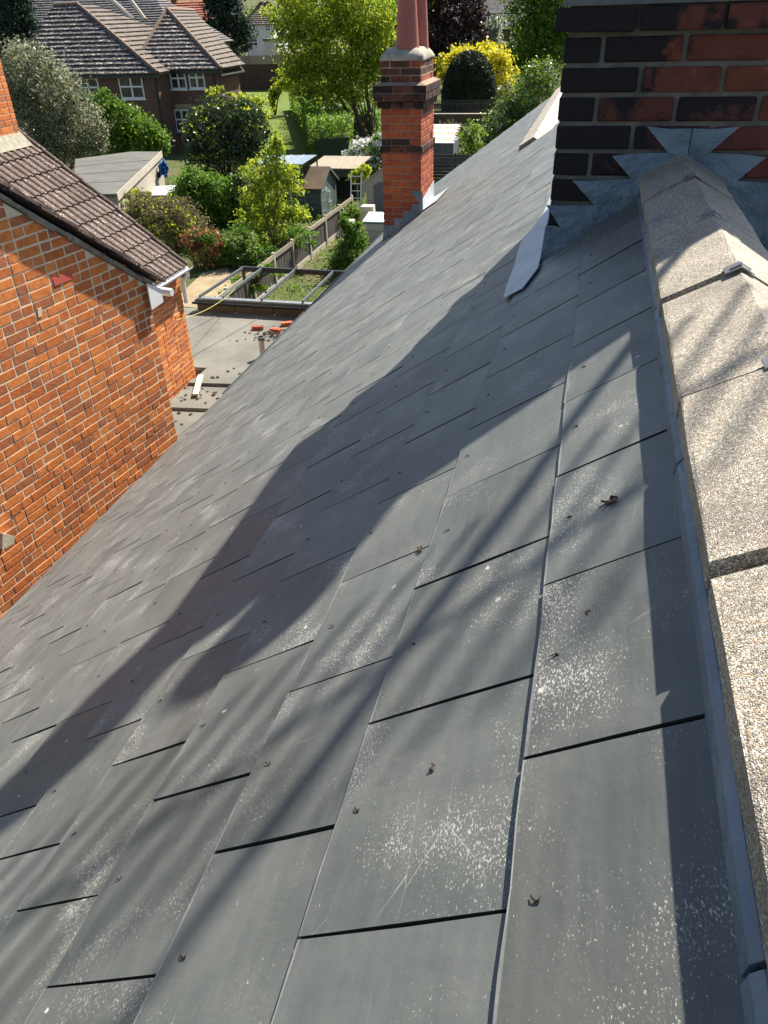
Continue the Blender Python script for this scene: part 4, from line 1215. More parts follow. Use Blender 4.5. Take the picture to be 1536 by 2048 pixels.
op = thing('open_fronted_shed', 'dark open-fronted lean-to with thin pale roof beside the green shed', 'shed', (-11.6, 39.5, GROUND))
o0, o1 = at_y(622, 333, 39.0), at_y(708, 331, 39.0)
g = Geo(); g.slab([(o0[0], 38.4, o0[2] - 0.02), (o1[0] + 0.3, 38.4, o0[2] - 0.02), (o1[0] + 0.3, 41.2, o0[2] + 0.12), (o0[0], 41.2, o0[2] + 0.12)], (0, 0, 0.05)); g.obj('roof', M['fence_light'], op)
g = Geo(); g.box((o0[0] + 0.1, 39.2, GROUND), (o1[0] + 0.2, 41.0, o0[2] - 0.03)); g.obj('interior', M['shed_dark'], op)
g = Geo(); g.box((o0[0] + 0.05, 38.7, o0[2] - 0.42), (o1[0] + 0.2, 38.75, o0[2] - 0.03)); g.obj('fascia', M['shed_green'], op)
for xx in (o0[0] + 0.1, o1[0] + 0.1):
    g = Geo(); g.box((xx, 38.76, GROUND), (xx + 0.09, 38.85, o0[2] - 0.03)); g.obj('post', M['shed_green'], op)

pc = thing('glazed_shelter', 'shelter with blue-grey sheet roof behind the green shed', 'shelter', (-16.4, 41, GROUND))
qs = [at_z(*q, -5.0) for q in ((512, 328), (603, 330), (633, 311), (535, 312))]
g = Geo(); g.slab(qs, (0, 0, 0.03)); g.obj('roof', M['poly'], pc)
for q in qs: Geo().tube([(q[0], q[1], GROUND), (q[0], q[1], -5.0)], 0.04, 6).obj('post', M['fence_wood'], pc)
g = Geo(); A, B, C_, D_ = [np.array(q) for q in qs]
for t_ in (0.25, 0.5, 0.75):
    Geo().tube([A + (B - A) * t_ + (0, 0, 0.04), D_ + (C_ - D_) * t_ + (0, 0, 0.04)], 0.02, 5).obj('glazing_bar', M['alu'], pc)

ps = thing('resin_shed', 'beige resin shed with grey door behind the small chimney', 'shed', (-9.2, 37, GROUND))
X0, X1, Y0, Y1, ZE, ZR = -10.25, -8.3, 36.0, 38.0, -5.98, -5.32
g = Geo(); g.slab([(X0, Y0, GROUND), (X1, Y0, GROUND), (X1, Y0, ZE), ((X0 + X1) / 2, Y0, ZR), (X0, Y0, ZE)], (0, Y1 - Y0, 0)); g.obj('wall', M['plastic_beige'], ps)
xm = (X0 + X1) / 2
for xo in (X0 - 0.12, X1 + 0.12):
    g = Geo(); zo = ZE - 0.06
    g.slab([(xm, Y0 - 0.1, ZR + 0.02), (xo, Y0 - 0.1, zo), (xo, Y1 + 0.1, zo), (xm, Y1 + 0.1, ZR + 0.02)], (0, 0, 0.06)); g.obj('roof', M['plastic_beige'], ps)
dp = [(xm - 0.62, GROUND + 0.1), (xm + 0.62, GROUND + 0.1), (xm + 0.62, -6.12), (xm + 0.4, -5.98), (xm, -5.92), (xm - 0.4, -5.98), (xm - 0.62, -6.12)]
g = Geo(); g.slab([(x, Y0 - 0.001, z) for x, z in dp], (0, -0.03, 0)); g.obj('door', M['plastic_grey'], ps)

sb = thing('storage_box', 'small beige storage box with pale green lid beside the small chimney', 'box', (-8.5, 31, GROUND))
X0, X1, Y0, Y1, ZT = -8.92, -8.0, 30.6, 31.6, -6.56
for i in range(7):
    z = GROUND + 0.05 + i * 0.112
    g = Geo(); g.box((X0 + 0.005 * (i % 2), Y0 + 0.005 * (i % 2), z), (X1, Y1, z + 0.108)); g.obj('panel', M['plastic_beige'], sb)
g = Geo(); g.box((X0 - 0.02, Y0 - 0.02, ZT + 0.001), (X1 + 0.02, Y1, ZT + 0.05)); g.obj('rim', M['plastic_grey'], sb)
g = Geo(); g.slab([(X0 - 0.03, Y0 - 0.03, ZT + 0.052), (X1 + 0.03, Y0 - 0.03, ZT + 0.052), (X1 + 0.03, Y1 + 0.03, ZT + 0.20), (X0 - 0.03, Y1 + 0.03, ZT + 0.20)], (0, 0, 0.04)); g.obj('lid', M['plastic_lid'], sb)

la = thing('ladder', 'aluminium ladder leaning against the beige resin shed', 'ladder', (-10.6, 35.6, GROUND))
for x in (-10.92, -10.44):
    Geo().tube([(x, 35.5, GROUND), (x, 35.95, -5.55)], 0.03, 6).obj('stile', M['alu'], la)
for i in range(6):
    t_ = (i + 0.6) / 6.2; y = 35.5 + 0.45 * t_; z = GROUND + (7.4 - 5.55) * t_
    Geo().tube([(-10.92, y, z), (-10.44, y, z)], 0.024, 6).obj('rung', M['alu'], la)

# stacked blocks
for i, (x, y, n, lab) in enumerate(((-9.55, 30.4, 5, 'short pier of cream blocks nearest the fence'), (-9.15, 32.2, 6, 'taller pier of cream blocks beside the storage box'))):
    st_ = thing('block_stack', lab, 'blocks', (x, y, GROUND), 'piers of cream blocks')
    for k in range(n):
        g = Geo(); rz = rg.gauss(0, 0.06)
        Mx = Matrix.Translation((x + rg.gauss(0, 0.02), y, GROUND + k * 0.2)) @ Matrix.Rotation(rz, 4, 'Z')
        g.box((-0.26, -0.24, 0.002), (0.26, 0.24, 0.195), Mx); g.obj('block', M['blockwork'], st_)

ob = thing('plant_obelisk', 'pale green metal plant frame standing before the green shed', 'plant frame', (-11.75, 34.6, GROUND))
for i in range(6):
    a = i * math.pi / 3
    Geo().tube([(-11.75 + 0.24 * math.cos(a), 34.6 + 0.24 * math.sin(a), GROUND), (-11.75 + 0.18 * math.cos(a), 34.6 + 0.18 * math.sin(a), -6.1), (-11.75, 34.6, -5.95)], 0.016, 5).obj('leg', M['leaf_silver'] if False else M['plastic_lid'], ob)
for z, r_ in ((-7.0, 0.23), (-6.55, 0.21), (-6.12, 0.185)):
    pts = [(-11.75 + r_ * math.cos(a), 34.6 + r_ * math.sin(a), z) for a in np.linspace(0, 2 * math.pi, 15)]
    Geo().tube(pts, 0.014, 5, caps=False).obj('hoop', M['plastic_lid'], ob)

ga = thing('garage', 'low garage with grey felt roof below the olive-grey bush', 'garage', (-21.5, 33.5, GROUND))
q = [np.array(at_z(*p, -5.1)) for p in ((322, 303), (232, 388), (150, 388), (150, 318), (262, 303))]
g = Geo(); g.slab([p - (0, 0, 0.12) for p in q], (0, 0, 0.12)); gr_ = g.obj('roof', M['felt_dark'], ga)
for t_ in (0.25, 0.5, 0.75):
    a_, b_ = q[1] + (q[0] - q[1]) * t_, q[2] + (q[3] - q[2]) * t_
    g = Geo(); g.slab([a_ + (0, 0, 0.002), b_ + (0, 0, 0.002), b_ + (0, 0.06, 0.002), a_ + (0, 0.06, 0.002)], (0, 0, 0.012)); g.obj('felt_lap', M['felt_dark'], gr_)
A, B = q[0], q[1]
nrm = np.cross(B - A, (0, 0, 1.0)); nrm /= np.linalg.norm(nrm); nrm = nrm if nrm[0] > 0 else -nrm
g = Geo(); g.slab([A + nrm * 0.004 - (0, 0, 0.26), B + nrm * 0.004 - (0, 0, 0.26), B + nrm * 0.004 + (0, 0, 0.03), A + nrm * 0.004 + (0, 0, 0.03)], nrm * 0.04); g.obj('fascia', M['concrete'], ga)
cen = sum(q) / len(q); ins = [p + (cen - p) * 0.03 for p in q]
g = Geo(); g.slab([np.array((p[0], p[1], GROUND)) for p in ins], (0, 0, -5.23 - GROUND)); g.obj('wall', M['concrete'], ga)
tp = thing('tarpaulin', 'crumpled blue tarpaulin hanging beside the garage', 'tarpaulin', at_y(327, 350, 37.2) * (1, 1, 0) + (0, 0, GROUND))
g = Geo(); rgt = random.Random(8); n = 9
for i in range(n):
    for j in range(n):
        p = at_y(317 + 18 * i / 8 + rgt.gauss(0, 1.6), 322 + 30 * j / 8 + rgt.gauss(0, 1.8) + 4 * math.sin(i * 1.1), 36.6 + rgt.gauss(0, 0.12) + 0.2 * math.sin(i * 2))
        g.v.append(tuple(p))
for i in range(n - 1):
    for j in range(n - 1): g.f.append((i * n + j, (i + 1) * n + j, (i + 1) * n + j + 1, i * n + j + 1))
mt = g.obj('sheet', M['tarp'], tp, smooth=True)
sm = mt.modifiers.new('thick', 'SOLIDIFY'); sm.thickness = 0.02
wr = thing('pale_sheet_roof', 'low outhouse with pale grey sheet roof in front of the garage', 'outhouse', (-18.5, 32.0, GROUND))
q = [np.array(at_z(*p, -6.3)) for p in ((242, 392), (345, 392), (352, 372), (268, 376))]
for i in range(6):
    a_, b_ = q[0] + (q[1] - q[0]) * i / 6, q[0] + (q[1] - q[0]) * (i + 0.97) / 6
    c_, d_ = q[3] + (q[2] - q[3]) * (i + 0.97) / 6, q[3] + (q[2] - q[3]) * i / 6
    g = Geo(); g.slab([a_, b_, c_, d_], (0, 0, 0.04)); g.obj('roof_sheet', M['corrugated'], wr)
cen = sum(q) / 4
g = Geo(); g.slab([np.array((p[0], p[1], GROUND)) for p in [p + (cen - p) * 0.08 for p in q]], (0, 0, -6.31 - GROUND)); g.obj('wall', M['fence_wood'], wr)
po = Geo().tube([at_y(386, 414, 29.5), at_y(410, 465, 29.5), tuple(at_z(418, 486, GROUND))], 0.035, 7).obj('leaning_pole', M['fence_light'])
tag(po, 'weathered pole leaning out of the tangled hedge', 'pole')

rs = thing('tin_shed', 'small grey shed with striped pale and rusty sheet roof right of the small chimney', 'shed', (-9.0, 49.6, GROUND))
X0, X1, Y0, Y1 = -10.6, -8.35, 48.8, 51.0
g = Geo(); g.box((X0, Y0, GROUND), (X1, Y1, -6.05)); g.obj('wall', M['plastic_grey'], rs)
for i in range(15):
    x = X0 + i * (X1 - X0) / 15
    g = Geo(); g.box((x + 0.01, Y0 - 0.02, GROUND), (x + 0.13, Y0 - 0.001, -6.07)); g.obj('board', M['plastic_grey'], rs)
for i in range(7):
    y = Y0 - 0.2 + i * 0.36
    g = Geo(); z0_, z1_ = -6.05 + i * 0.10, -6.05 + (i + 1) * 0.10
    g.slab([(X0 - 0.1, y, z0_), (X1 + 0.12, y, z0_), (X1 - 0.1, y + 0.355, z1_), (X0 + 0.0, y + 0.355, z1_)], (0, 0, 0.03)); g.obj('roof_sheet', M['rust'] if i % 2 else M['corrugated'], rs)

df = thing('dark_fence', 'dark green slatted fence just beyond the slate eaves', 'fence', (-7.4, 43.5, GROUND))
for i in range(9):
    z = GROUND + i * 0.17
    g = Geo(); g.box((-9.4, 43.5 - 0.01 * (i % 2), z), (-5.0, 43.53, z + 0.155)); g.obj('slat', M['fence_wood'], df)
for x in (-9.3, -7.4, -5.5):
    g = Geo(); g.box((x, 43.531, GROUND), (x + 0.1, 43.62, GROUND + 1.6)); g.obj('post', M['fence_wood'], df)

bw = thing('garden_wall', 'low dark red brick garden wall with pale coping below the clipped dome', 'wall', (-11, 69, GROUND))
g = Geo(); g.box((-17, 68.8, GROUND), (-4, 69.03, GROUND + 0.75)); g.obj('brickwork', M['house_brick'], bw)
for i in range(13):
    g = Geo(); g.box((-17 + i, 68.74, GROUND + 0.752), (-17 + i + 0.985, 69.09, GROUND + 0.83)); g.obj('coping', M['concrete'], bw)
pk = thing('picket_fence', 'dark picket fence in front of the clipped dome', 'fence', (-12, 76, GROUND))
for z in (GROUND + 0.3, GROUND + 0.9):
    g = Geo(); g.box((-17, 75.0, z), (-7, 75.03, z + 0.09)); g.obj('rail', M['fence_wood'], pk)
for i in range(55):
    x = -17 + i * 0.18
    g = Geo(); g.slab([(x, 74.97, GROUND), (x + 0.09, 74.97, GROUND), (x + 0.09, 74.97, GROUND + 1.2), (x + 0.045, 74.97, GROUND + 1.28), (x, 74.97, GROUND + 1.2)], (0, 0.028, 0)); g.obj('picket', M['fence_wood'], pk)

ef = thing('board_fence', 'tall grey-brown board fence closing the far end of the lawn', 'fence', (-42, 103, GROUND))
for i in range(14):
    x = -48 + i * 0.9
    for k in range(4):
        g = Geo(); g.box((x, 103.4 + 0.01 * (k % 2), GROUND + k * 0.95), (x + 0.899, 103.44, GROUND + k * 0.95 + 0.949)); g.obj('board', M['fence_light'] if k == 3 else M['bark'], ef)

# ------------------------------------------------------------------ houses beyond the gardens
def window(parent, x0, x1, z0, z1, y, cols=2, rows=2):
    w = Geo().box((x0 + 0.05, y - 0.02, z0 + 0.05), (x1 - 0.05, y + 0.02, z1 - 0.05)).obj('window', M['glass'], parent)
    g_ = Geo(); f_ = 0.085
    g_.box((x0, y - 0.06, z0), (x0 + f_, y + 0.03, z1)); g_.box((x1 - f_, y - 0.06, z0), (x1, y + 0.03, z1))
    g_.box((x0 + f_, y - 0.06, z0), (x1 - f_, y + 0.03, z0 + f_)); g_.box((x0 + f_, y - 0.06, z1 - f_), (x1 - f_, y + 0.03, z1))
    g_.obj('frame', M['upvc'], w)
    for i in range(1, cols):
        x = x0 + (x1 - x0) * i / cols; Geo().box((x - 0.06, y - 0.055, z0 + f_ + 0.001), (x + 0.06, y + 0.025, z1 - f_ - 0.001)).obj('mullion', M['upvc'], w)
    for j in range(1, rows):
        z = z0 + (z1 - z0) * (0.5 + 0.04) * j; Geo().box((x0 + f_ + 0.001, y - 0.05, z - 0.05), (x1 - f_ - 0.001, y + 0.02, z + 0.05)).obj('transom', M['upvc'], w)
    Geo().box((x0 - 0.06, y - 0.12, z0 - 0.09), (x1 + 0.06, y - 0.0, z0 - 0.001)).obj('sill', M['upvc'], w)
    return w


def tiled(parent, e0, e1, r0, r1, n, mat, hipmat=None, th=0.10):
    """roof face between eaves e0-e1 and ridge r0-r1 laid in n courses, each a lapped strip with a cut lower edge"""
    e0, e1, r0, r1 = [np.asarray(p, float) for p in (e0, e1, r0, r1)]
    nn = np.cross(e1 - e0, r0 - e0); nn /= np.linalg.norm(nn)
    if nn[2] < 0: nn = -nn
    for k in range(n):
        t0, t1 = k / n, (k + 1.15) / n; t1 = min(t1, 1.0)
        a_, b_ = e0 + (r0 - e0) * t0, e1 + (r1 - e1) * t0
        c_, d_ = e1 + (r1 - e1) * t1, e0 + (r0 - e0) * t1
        g_ = Geo(); m = max(2, int(np.linalg.norm(b_ - a_) / 0.33)); rgk = random.Random(k * 13 + m)
        for i in range(m):
            f0, f1 = i / m, (i + 1) / m
            j = nn * rgk.uniform(0.0, 0.022)
            p_ = [a_ + (b_ - a_) * f0 + nn * th + j, a_ + (b_ - a_) * f1 + nn * th + j, d_ + (c_ - d_) * f1, d_ + (c_ - d_) * f0]
            g_.add(p_ + [p_[0] - nn * th * 1.2, p_[1] - nn * th * 1.2], [(0, 1, 2, 3), (4, 5, 1, 0)])
        g_.obj('tile_course', mat, parent)


def hip(parent, a, b, r=0.13, mat=None, n=None):
    a, b = np.asarray(a, float), np.asarray(b, float); n = n or max(2, int(np.linalg.norm(b - a) / 0.45))
    for i in range(n):
        Geo().tube([a + (b - a) * i / n, a + (b - a) * (i + 0.96) / n + (0, 0, 0.03)], r, 7).obj('hip_tile', mat or M['hip_tile'], parent)


eh = thing('estate_house', 'large brown brick house with white windows and lichen-spotted hipped roof', 'house', (-31, 56, GROUND))
LY, RY_, EZ = 52.8, 54.6, -2.45
lx0, lx1 = -41.0, -29.25
eo = 0.35
rx1 = at_y(440, 132, 54.2)[0] - 0.35
g = Geo()
g.box((lx0, LY, GROUND), (lx1, 66, EZ)); g.box((lx1 + 0.002, RY_, GROUND), (rx1, at_x(488, 122, rx1 + eo)[1] - 0.4, EZ + 0.1))
g.obj('wall', M['house_brick'], eh)
LR = 1.55
eo = 0.35
La, Lb = np.array((lx0 - eo, LY - eo, EZ - 0.05)), np.array((lx1 + eo, LY - eo, EZ - 0.05))
Lr = at_y(155, 10, 57.6); ridge_l = np.array((lx0 + 2, 57.6, Lr[2]))
g = Geo()
g.slab([La, Lb, Lr, ridge_l], (0, 0, -0.06)); g.slab([Lb, (lx1 + eo, 66, EZ - 0.05), Lr + (0, 2, 0), Lr], (0, 0, -0.06))
Ra = np.array((lx1 - 2.6, RY_ - eo, EZ + 0.06)); Rb = np.array((rx1 + eo, RY_ - eo, EZ + 0.06)); Rt = at_y(334, 20, 59.4)
Rd = np.array((rx1 + eo, at_x(488, 122, rx1 + eo)[1], EZ + 0.06)); Rt2 = at_z(388, 22, Rt[2])
g.slab([Ra, Rb, Rt], (0, 0, -0.06)); g.slab([Rb - (0, 0, .35), Rd - (0, 0, .35), Rt2 - (0, 0, .35), Rt - (0, 0, .35)], (0, 0, -0.06)); g.slab([Ra - (0, 0, .3), Rt - (0, 0, .3), Rt2 - (0, 0, .3), Ra + (0, 8, -.3)], (0, 0, -0.06))
rf = g.obj('roof', M['deck'], eh)
tiled(rf, La, Lb, ridge_l, Lr, 16, M['fartile'])
tiled(rf, Lb, (lx1 + eo, 66, EZ - 0.05), Lr, Lr + (0, 2, 0), 16, M['fartile_sun'])
tiled(rf, Ra, Rb, Rt, Rt, 15, M['fartile'])
tiled(rf, Rb, Rd, Rt, Rt2, 15, M['fartile_sun'])
tiled(rf, Ra, Ra + (0, 8, 0), Rt, Rt2, 15, M['fartile_sun'])

hip(rf, Lb + (0, 0, 0.08), Lr + (0, 0, 0.06)); hip(rf, ridge_l + (0, 0, 0.06), Lr + (0, 0, 0.06)); hip(rf, Rb + (0, 0, 0.08), Rt + (0, 0, 0.06)); hip(rf, Ra + (0, 0, 0.08), Rt + (0, 0, 0.06)); hip(rf, Rt + (0, 0, 0.06), Rt2 + (0, 0, 0.06))
g = Geo(); g.box((lx0, LY - eo - 0.02, EZ - 0.27), (lx1 + eo, LY - eo + 0.10, EZ - 0.12)); g.obj('gutter', M['black_plastic'], eh)
g = Geo(); g.box((lx1 + eo + 0.05, RY_ - eo - 0.02, EZ - 0.16), (rx1 + eo, RY_ - eo + 0.10, EZ - 0.01)); g.obj('gutter', M['black_plastic'], eh)
Geo().tube([(lx1 - 0.12, LY - 0.07, GROUND), (lx1 - 0.12, LY - 0.07, EZ - 0.28)], 0.06, 8).obj('downpipe', M['black_plastic'], eh)
Geo().tube([(-25.9, RY_ - 0.07, GROUND), (-25.9, RY_ - 0.07, EZ - 0.17)], 0.06, 8).obj('downpipe', M['black_plastic'], eh)
for q0, q1, Y_ in (((157, 156), (199, 197), LY), ((240, 153), (287, 197), LY), ((341, 138), (372, 178), RY_), ((378, 136), (409, 177), RY_), ((351, 219), (380, 262), RY_)):
    A, B = at_y(*q0, Y_), at_y(*q1, Y_)
    wz = (q0[0] + q1[0]) / 2; xw = at_y(wz, (q0[1] + q1[1]) / 2, Y_)[0]; hw = abs(at_y(q1[0], q1[1], Y_)[0] - at_y(q0[0], q1[1], Y_)[0]) / 2
    window(eh, xw - hw, xw + hw, B[2], A[2], Y_ - 0.0)
A = at_y(350, 212, RY_); B = at_y(381, 219, RY_)
g = Geo(); g.box((A[0] - 0.0, RY_ - 0.03, B[2] + 0.03), (B[0] + 0.1, RY_ - 0.001, A[2] + 0.12)); g.obj('lintel', M['buff'], eh)

def simple_house(name, label, x0, x1, y0, y1, ez, rz, wall, roofm, courses, chim=None, gable=False, group=None):
    h = thing(name, label, 'house', ((x0 + x1) / 2, (y0 + y1) / 2, GROUND), group)
    g_ = Geo(); g_.box((x0, y0, GROUND), (x1, y1, ez)); ym_ = (y0 + y1) / 2
    if gable: g_.slab([(x0, y0, ez), (x0, y1, ez), (x0, ym_, rz - 0.05)], (x1 - x0, 0, 0))
    g_.obj('wall', wall, h)
    ins = 0.0 if gable else (y1 - y0) * 0.45
    r0_, r1_ = (x0 - 0.3 + ins, ym_, rz), (x1 + 0.3 - ins, ym_, rz)
    g_ = Geo()
    g_.slab([(x0 - 0.3, y0 - 0.4, ez - 0.1), (x1 + 0.3, y0 - 0.4, ez - 0.1), r1_, r0_], (0, 0, -0.05)); g_.slab([(x0 - 0.3, y1 + 0.4, ez - 0.1), (x1 + 0.3, y1 + 0.4, ez - 0.1), r1_, r0_], (0, 0, -0.05))
    if not gable:
        g_.slab([(x0 - 0.3, y0 - 0.4, ez - 0.1), r0_, (x0 - 0.3, y1 + 0.4, ez - 0.1)], (0, 0, -0.05)); g_.slab([(x1 + 0.3, y0 - 0.4, ez - 0.1), r1_, (x1 + 0.3, y1 + 0.4, ez - 0.1)], (0, 0, -0.05))
    r_ = g_.obj('roof', M['deck'], h)
    tiled(r_, (x0 - 0.3, y0 - 0.4, ez - 0.1), (x1 + 0.3, y0 - 0.4, ez - 0.1), r0_, r1_, courses, roofm)
    if not gable: tiled(r_, (x1 + 0.3, y0 - 0.4, ez - 0.1), (x1 + 0.3, y1 + 0.4, ez - 0.1), r1_, r1_, courses, roofm)
    for cx_ in chim or ():
        g_ = Geo(); g_.box((cx_ - 0.45, ym_ - 0.35, rz - 0.9), (cx_ + 0.45, ym_ + 0.35, rz + 1.1)); g_.box((cx_ - 0.52, ym_ - 0.42, rz + 0.85), (cx_ + 0.52, ym_ + 0.42, rz + 1.0)); c_ = g_.obj('chimney', M['house_brick'], r_)
    return h

A, B = at_y(120, 70, 78), at_y(345, 70, 78)
h = simple_house('terrace_house', 'long grey-roofed house behind the lichened hipped roof', A[0] - 14, B[0] + 0.5, 78, 90, -1.6, at_y(230, -12, 84)[2], M['house_brick'], M['fartile_grey'], 22)
for (a, b) in (((262, 2), (290, 40)), ((225, 2), (268, 40))):
    P, Q = at_y(*a, 80.5), at_y(*b, 79.0)
    Geo().tube([P, Q], 0.22, 6).obj('roof_upstand', M['concrete'], h)
A = at_y(385, 30, 120)
simple_house('red_roof_house', 'house with pinkish red roof and brick chimney behind the dark conifer', A[0] - 16, A[0] + 3, 120, 128, -0.2, at_y(360, 2, 124)[2], M['house_brick'], M['redtile'], 10, chim=(A[0] - 4.5,), gable=True)
A, B = at_y(485, 60, 150), at_y(548, 60, 150)
wh = simple_house('white_house', 'white rendered house with brown roof beyond the end fence', A[0] + 0.5, B[0] - 0.3, 150, 158, at_y(515, 48, 150)[2], at_y(515, 2, 154)[2], M['render_white'], M['fartile_sun'], 12, gable=False)
for q0, q1 in (((498, 50), (512, 62)), ((530, 50), (541, 62)), ((498, 78), (516, 92))):
    a, b = at_y(*q0, 150), at_y(*q1, 150); window(wh, a[0], b[0], b[2], a[2], 150.0)
A, B = at_y(528, 82, 130), at_y(556, 106, 130)
gw = thing('white_garage', 'flat white garage in front of the white house', 'garage', ((A[0] + B[0]) / 2, 131, GROUND))
g = Geo(); g.box((A[0], 130, GROUND), (B[0], 134, A[2])); g.obj('wall', M['render_white'], gw)
g = Geo(); g.box((A[0] - 0.15, 129.8, A[2] + 0.002), (B[0] + 0.15, 134.2, A[2] + 0.3)); g.obj('roof', M['felt'], gw)
A, B = at_y(950, 60, 125), at_y(1045, 60, 125)
fh = simple_house('red_brick_house', 'red brick house with grey tiled roof seen between copper and green trees', A[0] - 6, B[0] + 8, 125, 134, at_y(990, 58, 125)[2], at_y(990, 30, 129)[2], M['house_brick'], M['fartile_grey'], 12, gable=True)
for q0, q1 in (((957, 62), (968, 84)), ((1022, 60), (1031, 82))):
    a, b = at_y(*q0, 125), at_y(*q1, 125); window(fh, a[0], b[0], b[2], a[2], 125.0)
A, B = at_y(950, 20, 160), at_y(1040, 20, 160)
simple_house('distant_house', 'farther house whose dark tiled roof shows above the red brick one', A[0] - 8, B[0] + 10, 160, 172, at_y(990, 26, 160)[2], at_y(990, -8, 166)[2], M['house_brick'], M['fartile_grey'], 14, gable=True)

# ------------------------------------------------------------------ planting
def leaf_mesh(name, pts, size, mat, rng, aspect=0.55, droop=0.0, flat=0.0):
    """many small folded leaves in one mesh"""
    n = len(pts)
    d = rng.normal(size=(n, 3)); d[:, 2] -= droop; d /= np.linalg.norm(d, axis=1)[:, None]
    s = rng.normal(size=(n, 3)); s[:, 2] *= (1 - flat); s -= d * (s * d).sum(1)[:, None]; s /= np.linalg.norm(s, axis=1)[:, None]
    nn = np.cross(d, s)
    L = (size * rng.uniform(0.6, 1.35, n))[:, None]
    a = pts - d * L * 0.5; c = pts + d * L * 0.5
    b = pts + s * L * aspect * 0.5 + nn * L * 0.10; e = pts - s * L * aspect * 0.5 + nn * L * 0.10
    v = np.stack([a, b, c, e], 1).reshape(-1, 3)
    m = bpy.data.meshes.new(name)
    m.vertices.add(4 * n); m.vertices.foreach_set('co', v.ravel())
    m.loops.add(4 * n); m.loops.foreach_set('vertex_index', np.arange(4 * n, dtype=np.int32))
    m.polygons.add(n); m.polygons.foreach_set('loop_start', np.arange(0, 4 * n, 4, dtype=np.int32)); m.polygons.foreach_set('loop_total', np.full(n, 4, dtype=np.int32))
    m.materials.append(mat); m.update(); m.validate()
    return m


def crown_points(blobs, n, rng, clump=0.26, shell=0.62, per=60):
    """blobs: (centre, (rx, ry, rz)); leaves gather in clumps thrown unevenly over and inside each blob"""
    vol = np.array([b[1][0] * b[1][2] for b in blobs]); vol = vol / vol.sum(); out = []
    for (c, r), w in zip(blobs, vol):
        m = max(40, int(n * w)); k = max(6, m // per)
        d = rng.normal(size=(k, 3)); d /= np.linalg.norm(d, axis=1)[:, None]
        rad = shell + (1.08 - shell) * rng.random(k) ** 0.7
        cc = d * rad[:, None]
        idx = rng.integers(0, k, m)
        sc = rng.uniform(0.45, 1.3, k)[idx][:, None] * clump
        p = cc[idx] + rng.normal(size=(m, 3)) * sc * np.array((1, 1, 0.75))
        out.append(np.asarray(c) + p * np.asarray(r))
    return np.concatenate(out)


def plant(name, label, cat, blobs_px, Y, mat, n, size, group=None, trunk=None, bark='bark', crown='crown', depth=0.8, rng=None, droop=0.0, aspect=0.55,
          clump=0.26, shell=0.62, per=60, extra=None, base=None):
    """blobs in picture pixels at distance Y; base stands on the ground below the crown"""
    rng = rng or np.random.default_rng(abs(hash(label)) % 9999 if False else sum(map(ord, label)))
    bl = []
    for (cx_, cy_, rx_, ry_, *dy) in blobs_px:
        c = at_y(cx_, cy_, Y + (dy[0] if dy else 0)); k = px_per_m(c)
        bl.append((c, (rx_ / k, rx_ / k * depth, ry_ / k)))
    low = min(bl, key=lambda b: b[0][2] - b[1][2])
    if base is None: base = (low[0][0], low[0][1], GROUND)
    t = thing(name, label, cat, base, group)
    pts = crown_points(bl, n, rng, clump, shell, per); pts = pts[pts[:, 2] > GROUND + 0.03]
    put(crown, leaf_mesh(crown, pts, size, M[mat], rng, aspect, droop), t)
    if extra:
        for enm, emat, en, esz in extra:
            p2 = crown_points(bl, en, rng, clump * 0.8, max(shell, 0.85), max(8, per // 4)); p2 = p2[p2[:, 2] > GROUND + 0.03]
            put(enm, leaf_mesh(enm, p2, esz, M[emat], rng, 0.8), t)
    # stem and limbs reaching into the blobs
    g_ = Geo(); r0_ = trunk or 0.07
    rgl = random.Random(len(label))
    bx, by = base[0], base[1]
    for (c, r) in bl:
        mid = (bx + (c[0] - bx) * 0.35 + rgl.uniform(-.2, .2), by + (c[1] - by) * 0.35, GROUND + (c[2] - GROUND) * 0.5)
        g_.tube([(bx, by, GROUND - 0.05), mid, tuple(c)], [r0_, r0_ * 0.7, r0_ * 0.3], 7)
        for q in range(4):
            a = rgl.uniform(0, 6.28)
            tip = (c[0] + r[0] * 0.75 * math.cos(a), c[1] + r[1] * 0.75 * math.sin(a), c[2] + r[2] * rgl.uniform(-0.2, 0.8))
            g_.tube([mid, tuple(c * 0.5 + np.array(tip) * 0.5), tip], [r0_ * 0.4, r0_ * 0.25, r0_ * 0.08], 5)
    g_.obj('trunk', M[bark], t)
    return t


# trees
bt = plant('ash_tree', 'tall lime-green tree with leaning dark trunks beside the small chimney', 'tree',
           [(640, 25, 75, 45), (725, 20, 70, 50), (690, 90, 75, 60), (605, 95, 50, 55), (750, 80, 45, 55), (650, 150, 50, 45), (575, 35, 42, 40), (700, 160, 45, 40), (610, 165, 36, 38), (760, 150, 30, 50), (670, -60, 90, 50)],
           57, 'leaf_lime', 26000, 0.22, trunk=0.05, clump=0.22, per=42, shell=0.5, extra=[('darker_leaves', 'leaf_fresh', 7000, 0.2)], base=tuple(at_z(742, 290, GROUND)))  # a second, darker green leaf tone mixed through the crown
for pts, r_ in (([(742, 292), (712, 225), (700, 165), (705, 95), (690, 20)], 0.22), ([(748, 290), (742, 235), (732, 180), (735, 110), (745, 30)], 0.20), ([(738, 292), (690, 215), (665, 170), (650, 110)], 0.14)):
    P = [tuple(at_y(x, y, 57.3)) for x, y in pts]; P[0] = (P[0][0], P[0][1], GROUND - 0.05)
    Geo().tube(P, [r_, r_ * 0.8, r_ * 0.65, r_ * 0.5, r_ * 0.3][:len(P)], 9).obj('trunk', M['bark'], bt)
